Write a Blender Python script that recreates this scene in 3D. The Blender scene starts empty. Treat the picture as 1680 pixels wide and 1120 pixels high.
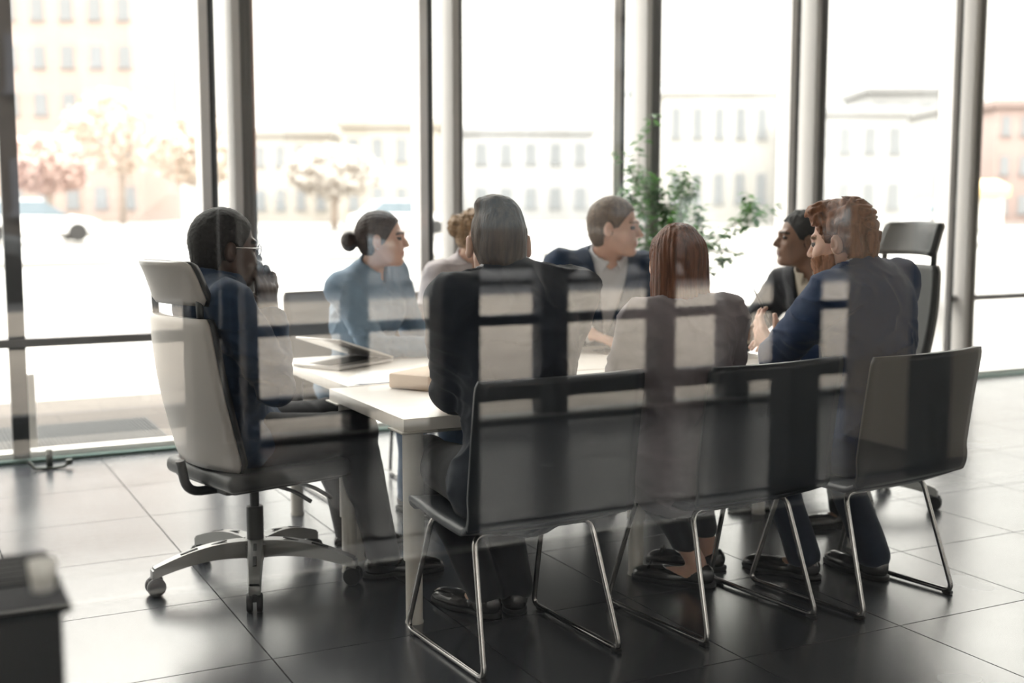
import bpy, bmesh, math, random
import numpy as np
from mathutils import Vector, Matrix, Euler

# ---------------------------------------------------------------- camera, sky, exposure
scene = bpy.context.scene
COL = scene.collection
F_PX = 2010.0
CAM_H = 1.30
YAW = math.radians(27.0)
PITCH = math.atan(225.0 / F_PX)
cam_data = bpy.data.cameras.new('camera')
cam_data.sensor_width = 36.0
cam_data.lens = 36.0 * F_PX / 1680.0
cam_data.clip_end = 600
cam_data.dof.use_dof = True
cam_data.dof.focus_distance = 3.7
cam_data.dof.aperture_fstop = 1.8
cam = bpy.data.objects.new('camera', cam_data)
cam.location = (0, 0, CAM_H)
cam.rotation_euler = (math.radians(90) - PITCH, 0, -YAW)
COL.objects.link(cam)
scene.camera = cam

scene.view_settings.view_transform = 'Standard'
scene.view_settings.look = 'None'
scene.view_settings.exposure = 0.0
scene.view_settings.gamma = 1.0
scene.view_settings.use_curve_mapping = False
scene.cycles.max_bounces = 9
scene.cycles.diffuse_bounces = 5
scene.cycles.glossy_bounces = 5
scene.cycles.transparent_max_bounces = 24
scene.cycles.sample_clamp_indirect = 12.0
scene.cycles.caustics_reflective = False
scene.cycles.caustics_refractive = False

world = bpy.data.worlds.new('overcast_sky')
scene.world = world
world.use_nodes = True
wn = world.node_tree.nodes
wl = world.node_tree.links
wn.clear()
w_tc = wn.new('ShaderNodeTexCoord')
w_sep = wn.new('ShaderNodeSeparateXYZ')
w_ramp = wn.new('ShaderNodeValToRGB')
w_bg = wn.new('ShaderNodeBackground')
w_out = wn.new('ShaderNodeOutputWorld')
wl.new(w_tc.outputs['Generated'], w_sep.inputs[0])
wl.new(w_sep.outputs['Z'], w_ramp.inputs[0])
wl.new(w_ramp.outputs[0], w_bg.inputs[0])
wl.new(w_bg.outputs[0], w_out.inputs[0])
w_bg.inputs[1].default_value = 12.0
els = w_ramp.color_ramp.elements
HZ = 0.170            # horizon radiance / 6
els[0].position = 0.0
els[0].color = (HZ, HZ * .965, HZ * .91, 1)
els[1].position = 1.0
els[1].color = (.96, .95, .94, 1)
e = els.new(0.20); e.color = (HZ * 1.12, HZ * 1.09, HZ * 1.03, 1)
e = els.new(0.42); e.color = (.62, .605, .575, 1)

sun_d = bpy.data.lights.new('sun', 'SUN')
sun_d.energy = 1.5
sun_d.angle = math.radians(25)
sun_d.color = (1.0, .95, .88)
sun = bpy.data.objects.new('sun', sun_d)
sun.rotation_euler = Euler((math.radians(-38), math.radians(-16), 0))
COL.objects.link(sun)

# ---------------------------------------------------------------- materials
MATS = {}
def mat(name, col=(.5, .5, .5), rough=.5, metal=0.0, bump=0.0, bscale=200.0, var=0.0, vscale=8.0,
        spec=.5, sheen=0.0, stretch=(1, 1, 1), coat=0.0, sss=0.0):
    if name in MATS:
        return MATS[name]
    m = bpy.data.materials.new(name)
    m.use_nodes = True
    nt = m.node_tree
    b = nt.nodes['Principled BSDF']
    b.inputs['Base Color'].default_value = (*col, 1)
    b.inputs['Roughness'].default_value = rough
    b.inputs['Metallic'].default_value = metal
    b.inputs['Specular IOR Level'].default_value = spec
    if sheen:
        b.inputs['Sheen Weight'].default_value = sheen
        b.inputs['Sheen Roughness'].default_value = .5
    if coat:
        b.inputs['Coat Weight'].default_value = coat
    if sss:
        b.inputs['Subsurface Weight'].default_value = sss
        b.inputs['Subsurface Radius'].default_value = (.012, .004, .002)
    tc = nt.nodes.new('ShaderNodeTexCoord')
    mp = nt.nodes.new('ShaderNodeMapping')
    mp.inputs['Scale'].default_value = stretch
    nt.links.new(tc.outputs['Object'], mp.inputs[0])
    if bump:
        n = nt.nodes.new('ShaderNodeTexNoise')
        n.inputs['Scale'].default_value = bscale
        n.inputs['Detail'].default_value = 3
        bp = nt.nodes.new('ShaderNodeBump')
        bp.inputs['Strength'].default_value = bump
        bp.inputs['Distance'].default_value = .003
        nt.links.new(mp.outputs[0], n.inputs['Vector'])
        nt.links.new(n.outputs['Fac'], bp.inputs['Height'])
        nt.links.new(bp.outputs[0], b.inputs['Normal'])
    if var:
        n2 = nt.nodes.new('ShaderNodeTexNoise')
        n2.inputs['Scale'].default_value = vscale
        n2.inputs['Detail'].default_value = 4
        r = nt.nodes.new('ShaderNodeValToRGB')
        r.color_ramp.elements[0].position = .3
        r.color_ramp.elements[1].position = .7
        lo = [max(0, c * (1 - var)) for c in col]
        hi = [min(1, c * (1 + var)) for c in col]
        r.color_ramp.elements[0].color = (*lo, 1)
        r.color_ramp.elements[1].color = (*hi, 1)
        nt.links.new(mp.outputs[0], n2.inputs['Vector'])
        nt.links.new(n2.outputs['Fac'], r.inputs[0])
        nt.links.new(r.outputs[0], b.inputs['Base Color'])
    MATS[name] = m
    return m

def glass_mat(name, refl, tint=(1, 1, 1)):
    if name in MATS:
        return MATS[name]
    m = bpy.data.materials.new(name)
    m.use_nodes = True
    nt = m.node_tree
    nt.nodes.clear()
    o = nt.nodes.new('ShaderNodeOutputMaterial')
    t = nt.nodes.new('ShaderNodeBsdfTransparent')
    t.inputs[0].default_value = (*tint, 1)
    g = nt.nodes.new('ShaderNodeBsdfGlossy')
    g.inputs['Roughness'].default_value = 0.0
    g.inputs[0].default_value = (1, 1, 1, 1)
    mx = nt.nodes.new('ShaderNodeMixShader')
    mx.inputs[0].default_value = refl
    nt.links.new(t.outputs[0], mx.inputs[1])
    nt.links.new(g.outputs[0], mx.inputs[2])
    nt.links.new(mx.outputs[0], o.inputs[0])
    MATS[name] = m
    return m

def tile_mat():
    m = bpy.data.materials.new('floor_tile')
    m.use_nodes = True
    nt = m.node_tree
    b = nt.nodes['Principled BSDF']
    tc = nt.nodes.new('ShaderNodeTexCoord')
    mp = nt.nodes.new('ShaderNodeMapping')
    mp.inputs['Location'].default_value = (-0.93 + 6.05, -3.345 + 12.2, 0)
    br = nt.nodes.new('ShaderNodeTexBrick')
    br.offset = 0.0
    br.squash = 1.0
    br.inputs['Scale'].default_value = 1.0
    br.inputs['Brick Width'].default_value = .605
    br.inputs['Row Height'].default_value = .61
    br.inputs['Mortar Size'].default_value = .0024
    br.inputs['Mortar Smooth'].default_value = .1
    br.inputs['Color1'].default_value = (.040, .044, .053, 1)
    br.inputs['Color2'].default_value = (.050, .054, .062, 1)
    br.inputs['Mortar'].default_value = (.045, .045, .048, 1)
    n = nt.nodes.new('ShaderNodeTexNoise')
    n.inputs['Scale'].default_value = 2.2
    n.inputs['Detail'].default_value = 2
    n.inputs['Roughness'].default_value = .5
    mr = nt.nodes.new('ShaderNodeMapRange')
    mr.inputs['From Min'].default_value = .1
    mr.inputs['From Max'].default_value = .9
    mr.inputs['To Min'].default_value = .20
    mr.inputs['To Max'].default_value = .30
    bp = nt.nodes.new('ShaderNodeBump')
    bp.inputs['Strength'].default_value = .25
    bp.inputs['Distance'].default_value = .002
    iv = nt.nodes.new('ShaderNodeMath'); iv.operation = 'SUBTRACT'; iv.inputs[0].default_value = 1.0
    nt.links.new(tc.outputs['Object'], mp.inputs[0])
    nt.links.new(mp.outputs[0], br.inputs['Vector'])
    nt.links.new(tc.outputs['Object'], n.inputs['Vector'])
    nt.links.new(n.outputs['Fac'], mr.inputs[0])
    gr = nt.nodes.new('ShaderNodeMix'); gr.data_type = 'FLOAT'
    gr.inputs[3].default_value = .7
    nt.links.new(br.outputs['Fac'], gr.inputs[0]); nt.links.new(mr.outputs[0], gr.inputs[2])
    nt.links.new(gr.outputs[0], b.inputs['Roughness'])
    sp = nt.nodes.new('ShaderNodeMath'); sp.operation = 'SUBTRACT'; sp.inputs[0].default_value = 1.0
    nt.links.new(br.outputs['Fac'], sp.inputs[1]); nt.links.new(sp.outputs[0], b.inputs['Specular IOR Level'])
    nt.links.new(br.outputs['Color'], b.inputs['Base Color'])
    nt.links.new(br.outputs['Fac'], iv.inputs[1])
    nt.links.new(iv.outputs[0], bp.inputs['Height'])
    nt.links.new(bp.outputs[0], b.inputs['Normal'])
    b.inputs['IOR'].default_value = 1.7
    return m

def paving_mat(name, c1, c2, mortar, w=.22, h=.11):
    m = bpy.data.materials.new(name)
    m.use_nodes = True
    nt = m.node_tree
    b = nt.nodes['Principled BSDF']
    b.inputs['Roughness'].default_value = .8
    tc = nt.nodes.new('ShaderNodeTexCoord')
    br = nt.nodes.new('ShaderNodeTexBrick')
    br.inputs['Scale'].default_value = 1.0
    br.inputs['Brick Width'].default_value = w
    br.inputs['Row Height'].default_value = h
    br.inputs['Mortar Size'].default_value = .008
    br.inputs['Color1'].default_value = (*c1, 1)
    br.inputs['Color2'].default_value = (*c2, 1)
    br.inputs['Mortar'].default_value = (*mortar, 1)
    n = nt.nodes.new('ShaderNodeTexNoise')
    n.inputs['Scale'].default_value = 1.4
    n.inputs['Detail'].default_value = 6
    mx = nt.nodes.new('ShaderNodeMix')
    mx.data_type = 'RGBA'
    mx.blend_type = 'MULTIPLY'
    mx.inputs[0].default_value = .5
    nt.links.new(tc.outputs['Object'], br.inputs['Vector'])
    nt.links.new(tc.outputs['Object'], n.inputs['Vector'])
    nt.links.new(br.outputs['Color'], mx.inputs[6])
    nt.links.new(n.outputs['Fac'], mx.inputs[7])
    nt.links.new(mx.outputs[2], b.inputs['Base Color'])
    return m

# ---------------------------------------------------------------- object helpers
def tag(o, label=None, cat=None, group=None, kind=None):
    if label: o['label'] = label
    if cat: o['category'] = cat
    if group: o['group'] = group
    if kind: o['kind'] = kind
    return o

def empty(name, loc, rz=0.0):
    o = bpy.data.objects.new(name, None)
    o.location = loc
    o.rotation_euler = (0, 0, rz)
    o.empty_display_size = .1
    COL.objects.link(o)
    return o

def link(name, me, mats, parent=None, smooth=True, loc=None):
    o = bpy.data.objects.new(name, me)
    if not isinstance(mats, (list, tuple)):
        mats = [mats]
    for m in mats:
        me.materials.append(m)
    if smooth:
        me.polygons.foreach_set('use_smooth', [True] * len(me.polygons))
    COL.objects.link(o)
    if parent is not None:
        o.parent = parent
    if loc is not None:
        o.location = loc
    return o

def copy_tree(o, parent=None):
    c = o.copy()
    COL.objects.link(c)
    if parent is not None:
        c.parent = parent
    for ch in list(o.children):
        copy_tree(ch, c)
    return c

def fillet(pts, r, n=5, closed=False):
    """round the corners of a polyline"""
    P = [Vector(p) for p in pts]
    out = []
    N = len(P)
    for i, p in enumerate(P):
        if not closed and i in (0, N - 1):
            out.append(p.copy()); continue
        a = P[(i - 1) % N]; b = P[(i + 1) % N]
        da = a - p; db = b - p
        l = min(r, da.length * .45, db.length * .45)
        pa = p + da.normalized() * l; pb = p + db.normalized() * l
        for k in range(n + 1):
            t = k / n
            out.append(pa * (1 - t) ** 2 + p * 2 * t * (1 - t) + pb * t * t)
    return out

class MB:
    """collects shapes into one mesh"""
    def __init__(s):
        s.v = []; s.f = []; s.mi = []
    def add(s, vs, fs, mi=0):
        o = len(s.v)
        s.v += [tuple(v) for v in vs]
        s.f += [tuple(i + o for i in f) for f in fs]
        s.mi += [mi] * len(fs)
        return s
    def box(s, c, size, rot=None, bev=0.0, mi=0, seg=2):
        bm = bmesh.new()
        bmesh.ops.create_cube(bm, size=1.0)
        for v in bm.verts:
            v.co = Vector((v.co.x * size[0], v.co.y * size[1], v.co.z * size[2]))
        if bev > 0:
            bmesh.ops.bevel(bm, geom=list(bm.edges), offset=min(bev, min(size) * .49), segments=seg, affect='EDGES', profile=.5)
        M = Matrix.Translation(c)
        if rot is not None:
            M = M @ (rot.to_matrix().to_4x4() if isinstance(rot, Euler) else rot.to_4x4())
        bm.transform(M)
        s._take(bm, mi)
        return s
    def _take(s, bm, mi):
        bm.verts.ensure_lookup_table()
        bm.verts.index_update()
        s.add([v.co for v in bm.verts], [[v.index for v in f.verts] for f in bm.faces], mi)
        bm.free()
    def tube(s, pts, r, n=10, closed=False, mi=0, flat=1.0):
        P = [Vector(p) for p in pts]
        N = len(P)
        rr = r if isinstance(r, (list, tuple)) else [r] * N
        vs = []; fs = []
        up = None
        for i in range(N):
            if closed:
                t = (P[(i + 1) % N] - P[i - 1]).normalized()
            else:
                t = (P[min(i + 1, N - 1)] - P[max(i - 1, 0)]).normalized()
            if up is None:
                up = t.orthogonal().normalized()
            up = (up - t * up.dot(t)).normalized()
            b = t.cross(up)
            for k in range(n):
                a = 2 * math.pi * k / n
                vs.append(P[i] + (up * math.cos(a) + b * math.sin(a) * flat) * rr[i])
        for i in range(N if closed else N - 1):
            j = (i + 1) % N
            for k in range(n):
                l = (k + 1) % n
                fs.append((i * n + k, i * n + l, j * n + l, j * n + k))
        if not closed:
            fs.append(tuple(range(n))[::-1])
            fs.append(tuple((N - 1) * n + k for k in range(n)))
        s.add(vs, fs, mi)
        return s
    def lathe(s, prof, c=(0, 0, 0), n=24, mi=0, axis=None):
        vs = []; fs = []
        for (r, z) in prof:
            for k in range(n):
                a = 2 * math.pi * k / n
                vs.append(Vector((r * math.cos(a), r * math.sin(a), z)))
        m = len(prof)
        for i in range(m - 1):
            for k in range(n):
                l = (k + 1) % n
                fs.append((i * n + k, i * n + l, (i + 1) * n + l, (i + 1) * n + k))
        fs.append(tuple(range(n))[::-1])
        fs.append(tuple((m - 1) * n + k for k in range(n)))
        if axis is not None:
            q = Vector((0, 0, 1)).rotation_difference(Vector(axis))
            vs = [q @ v for v in vs]
        vs = [v + Vector(c) for v in vs]
        s.add(vs, fs, mi)
        return s
    def grid(s, fn, nu, nv, mi=0):
        vs = [fn(i / (nu - 1), j / (nv - 1)) for i in range(nu) for j in range(nv)]
        fs = [(i * nv + j, (i + 1) * nv + j, (i + 1) * nv + j + 1, i * nv + j + 1) for i in range(nu - 1) for j in range(nv - 1)]
        s.add(vs, fs, mi)
        return s
    def prism(s, poly, z0, z1, mi=0):
        n = len(poly)
        vs = [(x, y, z0) for x, y in poly] + [(x, y, z1) for x, y in poly]
        fs = [tuple(range(n))[::-1], tuple(range(n, 2 * n))]
        fs += [(i, (i + 1) % n, (i + 1) % n + n, i + n) for i in range(n)]
        s.add(vs, fs, mi)
        return s
    def build(s, name, mats, parent=None, smooth=False, auto=False):
        me = bpy.data.meshes.new(name)
        me.from_pydata(s.v, [], s.f)
        o = link(name, me, mats, parent, smooth or auto)
        me.polygons.foreach_set('material_index', s.mi)
        if auto:
            me.set_sharp_from_angle(angle=math.radians(38))
        me.update()
        return o
    def localize(s, org):
        s.v = [(v[0] - org[0], v[1] - org[1], v[2] - org[2]) for v in s.v]
        return s

def mesh_thing(name, mb, mats, label, cat, group=None, org=(0, 0, 0), rz=0.0, smooth=False, auto=True, kind=None):
    o = mb.build(name, mats, None, smooth, auto)
    o.location = org
    o.rotation_euler = (0, 0, rz)
    return tag(o, label, cat, group, kind)
# ---------------------------------------------------------------- the room
GV = 1.30                      # glass partition in front of the camera (room coordinate v = y)
W_V = 6.62                     # facade
U0, U1 = -6.0, 16.0
B_V = 2 * GV - 6.62            # facade behind the camera
CEIL = 4.6
M_ALU = mat('alu_profile', (.30, .29, .29), .42, .5)
M_ALU_D = mat('alu_dark', (.045, .048, .052), .4, .2)
M_BLACK = mat('black_frame', (.034, .041, .050), .4)
M_BRIGHT = mat('alu_track', (.62, .62, .60), .35, .4)
M_WALL = mat('plaster', (.50, .48, .455), .8, bump=.1, bscale=60)
M_COLUMN = mat('column_paint', (.76, .67, .57), .75, bump=.1, bscale=40)
M_CEIL = mat('ceiling_paint', (.68, .67, .65), .9)
M_DEEP = mat('deep_black', (.012, .013, .015), .6)

def struct(name, mb, m, smooth=False):
    o = mb.build(name, m, None, smooth)
    o['kind'] = 'structure'
    return o

def bx(x0, x1, y0, y1, z0, z1, bev=0.0):
    return MB().box(((x0 + x1) / 2, (y0 + y1) / 2, (z0 + z1) / 2), (x1 - x0, y1 - y0, z1 - z0), bev=bev)

struct('floor', bx(U0, U1, B_V, W_V, -.2, 0), tile_mat())
struct('ceiling', bx(U0 - .2, U1 + .2, B_V - .2, W_V + .2, CEIL, CEIL + .2), M_CEIL)
struct('wall_left', bx(U0 - .2, U0, B_V, W_V, 0, CEIL), M_WALL)
struct('wall_right', bx(U1, U1 + .2, B_V, W_V, 0, CEIL), M_WALL)

tn = [0]
def trim(mb, m):
    tn[0] += 1
    return struct('trim_%d' % tn[0], mb, m)

G_OUT = glass_mat('facade_glass', .02, (.975, .975, .96))
G_IN = glass_mat('partition_glass', .044, (.995, 1.0, .997))
G_EDGE = mat('glass_edge', (.10, .30, .25), .15)

# facade: narrow mullions with deep fins, and wider posts beside them
mull = [(.55, .60), (1.50, 1.57), (2.735, 2.80), (4.02, 4.08), (5.37, 5.44), (6.84, 6.91), (8.25, 8.32), (9.7, 9.77), (11.2, 11.27), (12.7, 12.77), (-.75, -.68), (-2.0, -1.93), (-3.3, -3.23), (-4.6, -4.53)]
post = [(1.665, 1.78), (2.925, 2.99), (4.235, 4.35), (5.57, 5.68), (7.03, 7.15), (8.45, 8.56), (9.9, 10.0), (11.4, 11.5), (12.9, 13.0), (-.6, -.5), (-1.85, -1.75), (-3.15, -3.05), (-4.45, -4.35)]
mull = [(b - .08, b) for a, b in mull]
M_LIT_SIDE = mat('alu_lit_side', (.84, .81, .80), .55)  # pale tone painted in for the window-lit side of each mullion
M_LIT_SIDE2 = mat('alu_lit_side_post', (.60, .575, .56), .5)  # same for the posts: their lit side put into a paler colour
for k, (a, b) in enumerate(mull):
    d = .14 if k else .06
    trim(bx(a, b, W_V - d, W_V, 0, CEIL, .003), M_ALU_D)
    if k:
        trim(bx(a - .004, a + .045, W_V - d - .006, W_V - .01, 0, CEIL, .002), M_LIT_SIDE)
for k, (a, b) in enumerate(post):
    mb = bx(a, b, W_V - .13, W_V + .03, 0, CEIL, .004)
    for q in range(1, 4):       # grooves of the extruded profile
        x = a + (b - a) * q / 4
        mb.box((x, W_V - .134, CEIL / 2), (.006, .012, CEIL), bev=.002)
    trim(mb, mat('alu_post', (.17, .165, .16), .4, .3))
    trim(bx(a - .006, a + .035, W_V - .148, W_V + .02, 0, CEIL, .002), M_LIT_SIDE2)
# transoms and bottom track
xs = sorted([m[0] for m in mull] + [U0, U1])
trim(bx(U0, U1, W_V - .07, W_V + .03, .585, .63, .004), M_ALU)
trim(bx(U0, U1, W_V - .05, W_V + .05, 0, .05, .004), M_BRIGHT)
trim(bx(U0, U1, W_V - .10, W_V - .052, 0, .02, .003), mat('alu_green', (.12, .2, .18), .3, .3))
trim(bx(U0, U1, W_V - .06, W_V + .06, CEIL - .2, CEIL, .004), M_ALU)
edges = [U0] + sorted((m[0] + m[1]) / 2 for m in mull) + [U1]
wn_ = 0
for a, b in zip(edges[:-1], edges[1:]):
    wn_ += 1
    struct('window_%d' % wn_, bx(a + .04, b - .04, W_V - .012, W_V + .008, .05, CEIL - .2), G_OUT)

# small floor bolt of the glass door
fb = MB()
fb.box((0, 0, .05), (.03, .03, .10), bev=.004)
fb.tube([(-.10, -.01, .05), (-.07, -.02, .012), (0, -.02, .006), (.07, -.02, .012), (.09, -.02, .03)], .008, 8)
fb.box((.09, -.02, .03), (.03, .02, .03), bev=.004)
mesh_thing('floor_bolt', fb, mat('bolt_metal', (.10, .11, .10), .35, .8), 'small dark hooked floor bolt holding the glass door at the far left', 'bolt', org=(.665, W_V - .28, 0))

# glass partition between the camera and the meeting (its own glass edge stands at the bottom)
wn_ += 1
struct('window_%d' % wn_, bx(U0, U1, GV - .005, GV + .005, .02, CEIL), G_IN)
trim(bx(U0, U1, GV - .02, GV + .02, 0, .02), M_BRIGHT)

# ---- behind the camera: entrance hall, black door frames at v = 2g-4.2, second facade at v = B_V
def mv(v):
    return 2 * GV - v
for a, b in ((.905, 1.00), (1.83, 1.985), (3.48, 3.65), (4.31, 4.45), (-.1, .0), (6.1, 6.25), (7.8, 7.95), (9.6, 9.75)):
    trim(bx(a, b, mv(4.30), mv(4.16), 0, CEIL, .004), M_BLACK)
for a, b in ((1.095, 1.14), (-.2, -.15)):
    trim(bx(a, b, mv(4.28), mv(4.18), 0, CEIL, .004), mat('frame_grey', (.20, .20, .20), .4, .3))
trim(bx(U0, U1, mv(4.37), mv(4.10), 0, .006), mat('threshold_slate', (.19, .20, .23), .3))
trim(bx(U0, U1, mv(4.10), mv(4.07), 0, .014), M_BRIGHT)
trim(bx(U0, U1, mv(4.40), mv(4.37), 0, .012), M_BLACK)
# dark entrance carpet between that threshold and the glass
trim(bx(U0, U1, mv(4.07), GV - .03, 0, .004), mat('dark_carpet', (.045, .052, .062), .95))

for a, b in ((1.62, 1.70), (2.28, 2.40), (3.61, 3.69), (4.35, 4.48), (4.98, 5.08), (6.1, 6.22), (7.4, 7.5), (8.8, 8.9), (10.3, 10.4), (.2, .28), (-1.1, -1.0), (-2.5, -2.4)):
    trim(bx(a, b, B_V - .02, B_V + .14, 0, CEIL, .004), M_BLACK)
for a, b in ((3.52, 3.61), (4.90, 4.98), (1.58, 1.62)):
    trim(bx(a, b, B_V - .02, B_V + .10, 0, CEIL, .004), mat('frame_slate', (.13, .14, .16), .4))
trim(bx(U0, U1, B_V - .02, B_V + .07, .575, .635, .004), M_BLACK)
trim(bx(U0, U1, B_V - .02, B_V + .09, .12, .205, .004), M_BLACK)
trim(bx(U0, U1, B_V - .02, B_V + .085, .205, .235, .004), mat('frame_slate', (.13, .14, .16), .4))
trim(bx(U0, U1, B_V + .0, B_V + .16, 0, .03, .004), M_BRIGHT)
trim(bx(U0, U1, B_V + .16, B_V + .20, 0, .02, .004), M_BLACK)
wn_ += 1
struct('window_%d' % wn_, bx(U0, U1, B_V - .012, B_V + .008, .03, 2.85), G_OUT)
struct('wall_back', bx(U0, U1, B_V - .1, B_V + .1, 2.85, CEIL), M_WALL)  # upper wall added out of view to cut sky light on the sitters' backs
# painted column behind the camera
struct('wall_back', bx(4.78, 5.55, mv(5.25), mv(4.5), 0, CEIL, .01), M_COLUMN)
trim(bx(5.55, 7.0, mv(4.62), mv(4.5), 0, CEIL), mat('column_grey', (.12, .115, .11), .7))

# ribbed entrance mat (seen mirrored on the left)
rm = MB()
rm.box((0, 0, .006), (2.4, 1.75, .012), mi=0)
for k in range(28):
    rm.box((0, -.84 + k * .0622, .014), (2.36, .022, .012), bev=.004, mi=1)
mesh_thing('entrance_mat', rm, [M_DEEP, mat('mat_rib', (.24, .23, .225), .6)], 'dark ribbed entrance mat on the floor behind the camera, mirrored at lower left', 'mat', org=(.45, mv(5.25), 0))

# ---- outside
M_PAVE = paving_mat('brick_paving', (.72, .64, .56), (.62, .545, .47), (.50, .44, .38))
M_PAVE2 = paving_mat('shaded_paving', (.080, .064, .053), (.070, .055, .045), (.055, .044, .036), .6, .3)  # shade beside the facade is put into these darker brick colours
M_ROAD = mat('pale_road', (.38, .37, .35), .9, var=.06, vscale=.15)
def ground(name, x0, x1, y0, y1, m, z=0.0, label=None):
    return struct(name, bx(x0, x1, y0, y1, -.25 + z, -.02 + z), m)
ground('pavement', -60, 90, B_V - 9.5, B_V, M_PAVE)
ground('road', -90, 130, B_V - 60, B_V - 9.5, mat('asphalt', (.10, .10, .105), .85, var=.1, vscale=.4))
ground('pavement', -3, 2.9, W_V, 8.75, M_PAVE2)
ground('plaza', -90, 160, 8.75, 75, M_ROAD)
ground('plaza', 2.9, 160, W_V, 8.75, M_ROAD)
ground('plaza', -90, -3, W_V, 8.75, M_ROAD)
# kerbs / lane edges across the plaza
for v_, h_, c_ in ((27, .12, (.26, .25, .24)), (41, .12, (.22, .21, .20)), (52, .2, (.25, .24, .23))):
    struct('kerb', bx(-90, 160, v_, v_ + .5, -.02, h_), mat('kerb_%d' % v_, c_, .9))

om = MB()
om.box((0, 0, .01), (1.0, 1.0, .02), mi=0)
for k in range(46):
    om.box((-.48 + k * .0213, 0, .024), (.008, .98, .006), bev=.003, mi=1)
mesh_thing('doormat', om, [mat('mat_rubber', (.020, .021, .022), .8), mat('mat_rubber_rib', (.035, .036, .037), .7)], 'dark grey ribbed doormat outside the glass at the left', 'mat', org=(.87, 7.14, -.02))
wp = MB()
wp.box((0, 0, .22), (.05, .30, .44), bev=.006)
wp.box((0, -.12, .01), (.10, .12, .03), bev=.006)
mesh_thing('bollard', wp, mat('white_post', (.78, .76, .74), .5), 'short white flat post standing outside beside the left door frame', 'post', org=(.635, 6.95, -.02))
# ---------------------------------------------------------------- signed distance modelling
_rng = np.random.RandomState(7)
_LAT = _rng.rand(32, 32, 32).astype(np.float32)
def vnoise(P, sc=1.0, seed=0.0):
    Q = P * sc + seed * 7.31 + 100.0
    I = np.floor(Q).astype(np.int64)
    Fr = Q - I
    Fr = Fr * Fr * (3 - 2 * Fr)
    I0 = I & 31; I1 = (I + 1) & 31
    x0, y0, z0 = I0.T; x1, y1, z1 = I1.T
    fx, fy, fz = Fr.T
    c = _LAT
    return ((c[x0, y0, z0] * (1 - fx) + c[x1, y0, z0] * fx) * (1 - fy) + (c[x0, y1, z0] * (1 - fx) + c[x1, y1, z0] * fx) * fy) * (1 - fz) + \
           ((c[x0, y0, z1] * (1 - fx) + c[x1, y0, z1] * fx) * (1 - fy) + (c[x0, y1, z1] * (1 - fx) + c[x1, y1, z1] * fx) * fy) * fz - .5

def smin(a, b, k):
    h = np.clip(.5 + .5 * (b - a) / k, 0, 1)
    return b * (1 - h) + a * h - k * h * (1 - h)
def smax(a, b, k):
    return -smin(-a, -b, k)
def cone(P, a, b, ra, rb):
    a = np.asarray(a, float); b = np.asarray(b, float)
    ab = b - a
    t = np.clip(((P - a) @ ab) / max(ab @ ab, 1e-9), 0, 1)
    return np.linalg.norm(P - a - t[:, None] * ab, axis=1) - (ra + (rb - ra) * t)
def ell(P, c, r, R=None):
    Q = P - np.asarray(c, float)
    if R is not None:
        Q = Q @ R                    # columns of R are the local axes
    r = np.asarray(r, float)
    k0 = np.linalg.norm(Q / r, axis=1)
    k1 = np.linalg.norm(Q / (r * r), axis=1)
    return np.where(k0 < 1e-4, -r.min(), k0 * (k0 - 1) / np.maximum(k1, 1e-9))
def rbox(P, c, half, rr, R=None):
    Q = P - np.asarray(c, float)
    if R is not None:
        Q = Q @ R
    q = np.abs(Q) - (np.asarray(half, float) - rr)
    return np.linalg.norm(np.maximum(q, 0), axis=1) + np.minimum(q.max(axis=1), 0) - rr
def near(P, c, rad, fn, slack=.02):
    """evaluate fn only near c"""
    dd = np.linalg.norm(P - np.asarray(c, float), axis=1)
    out = dd - rad + slack + .03
    m = dd < rad
    if m.any():
        out[m] = fn(P[m])
    return out

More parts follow.
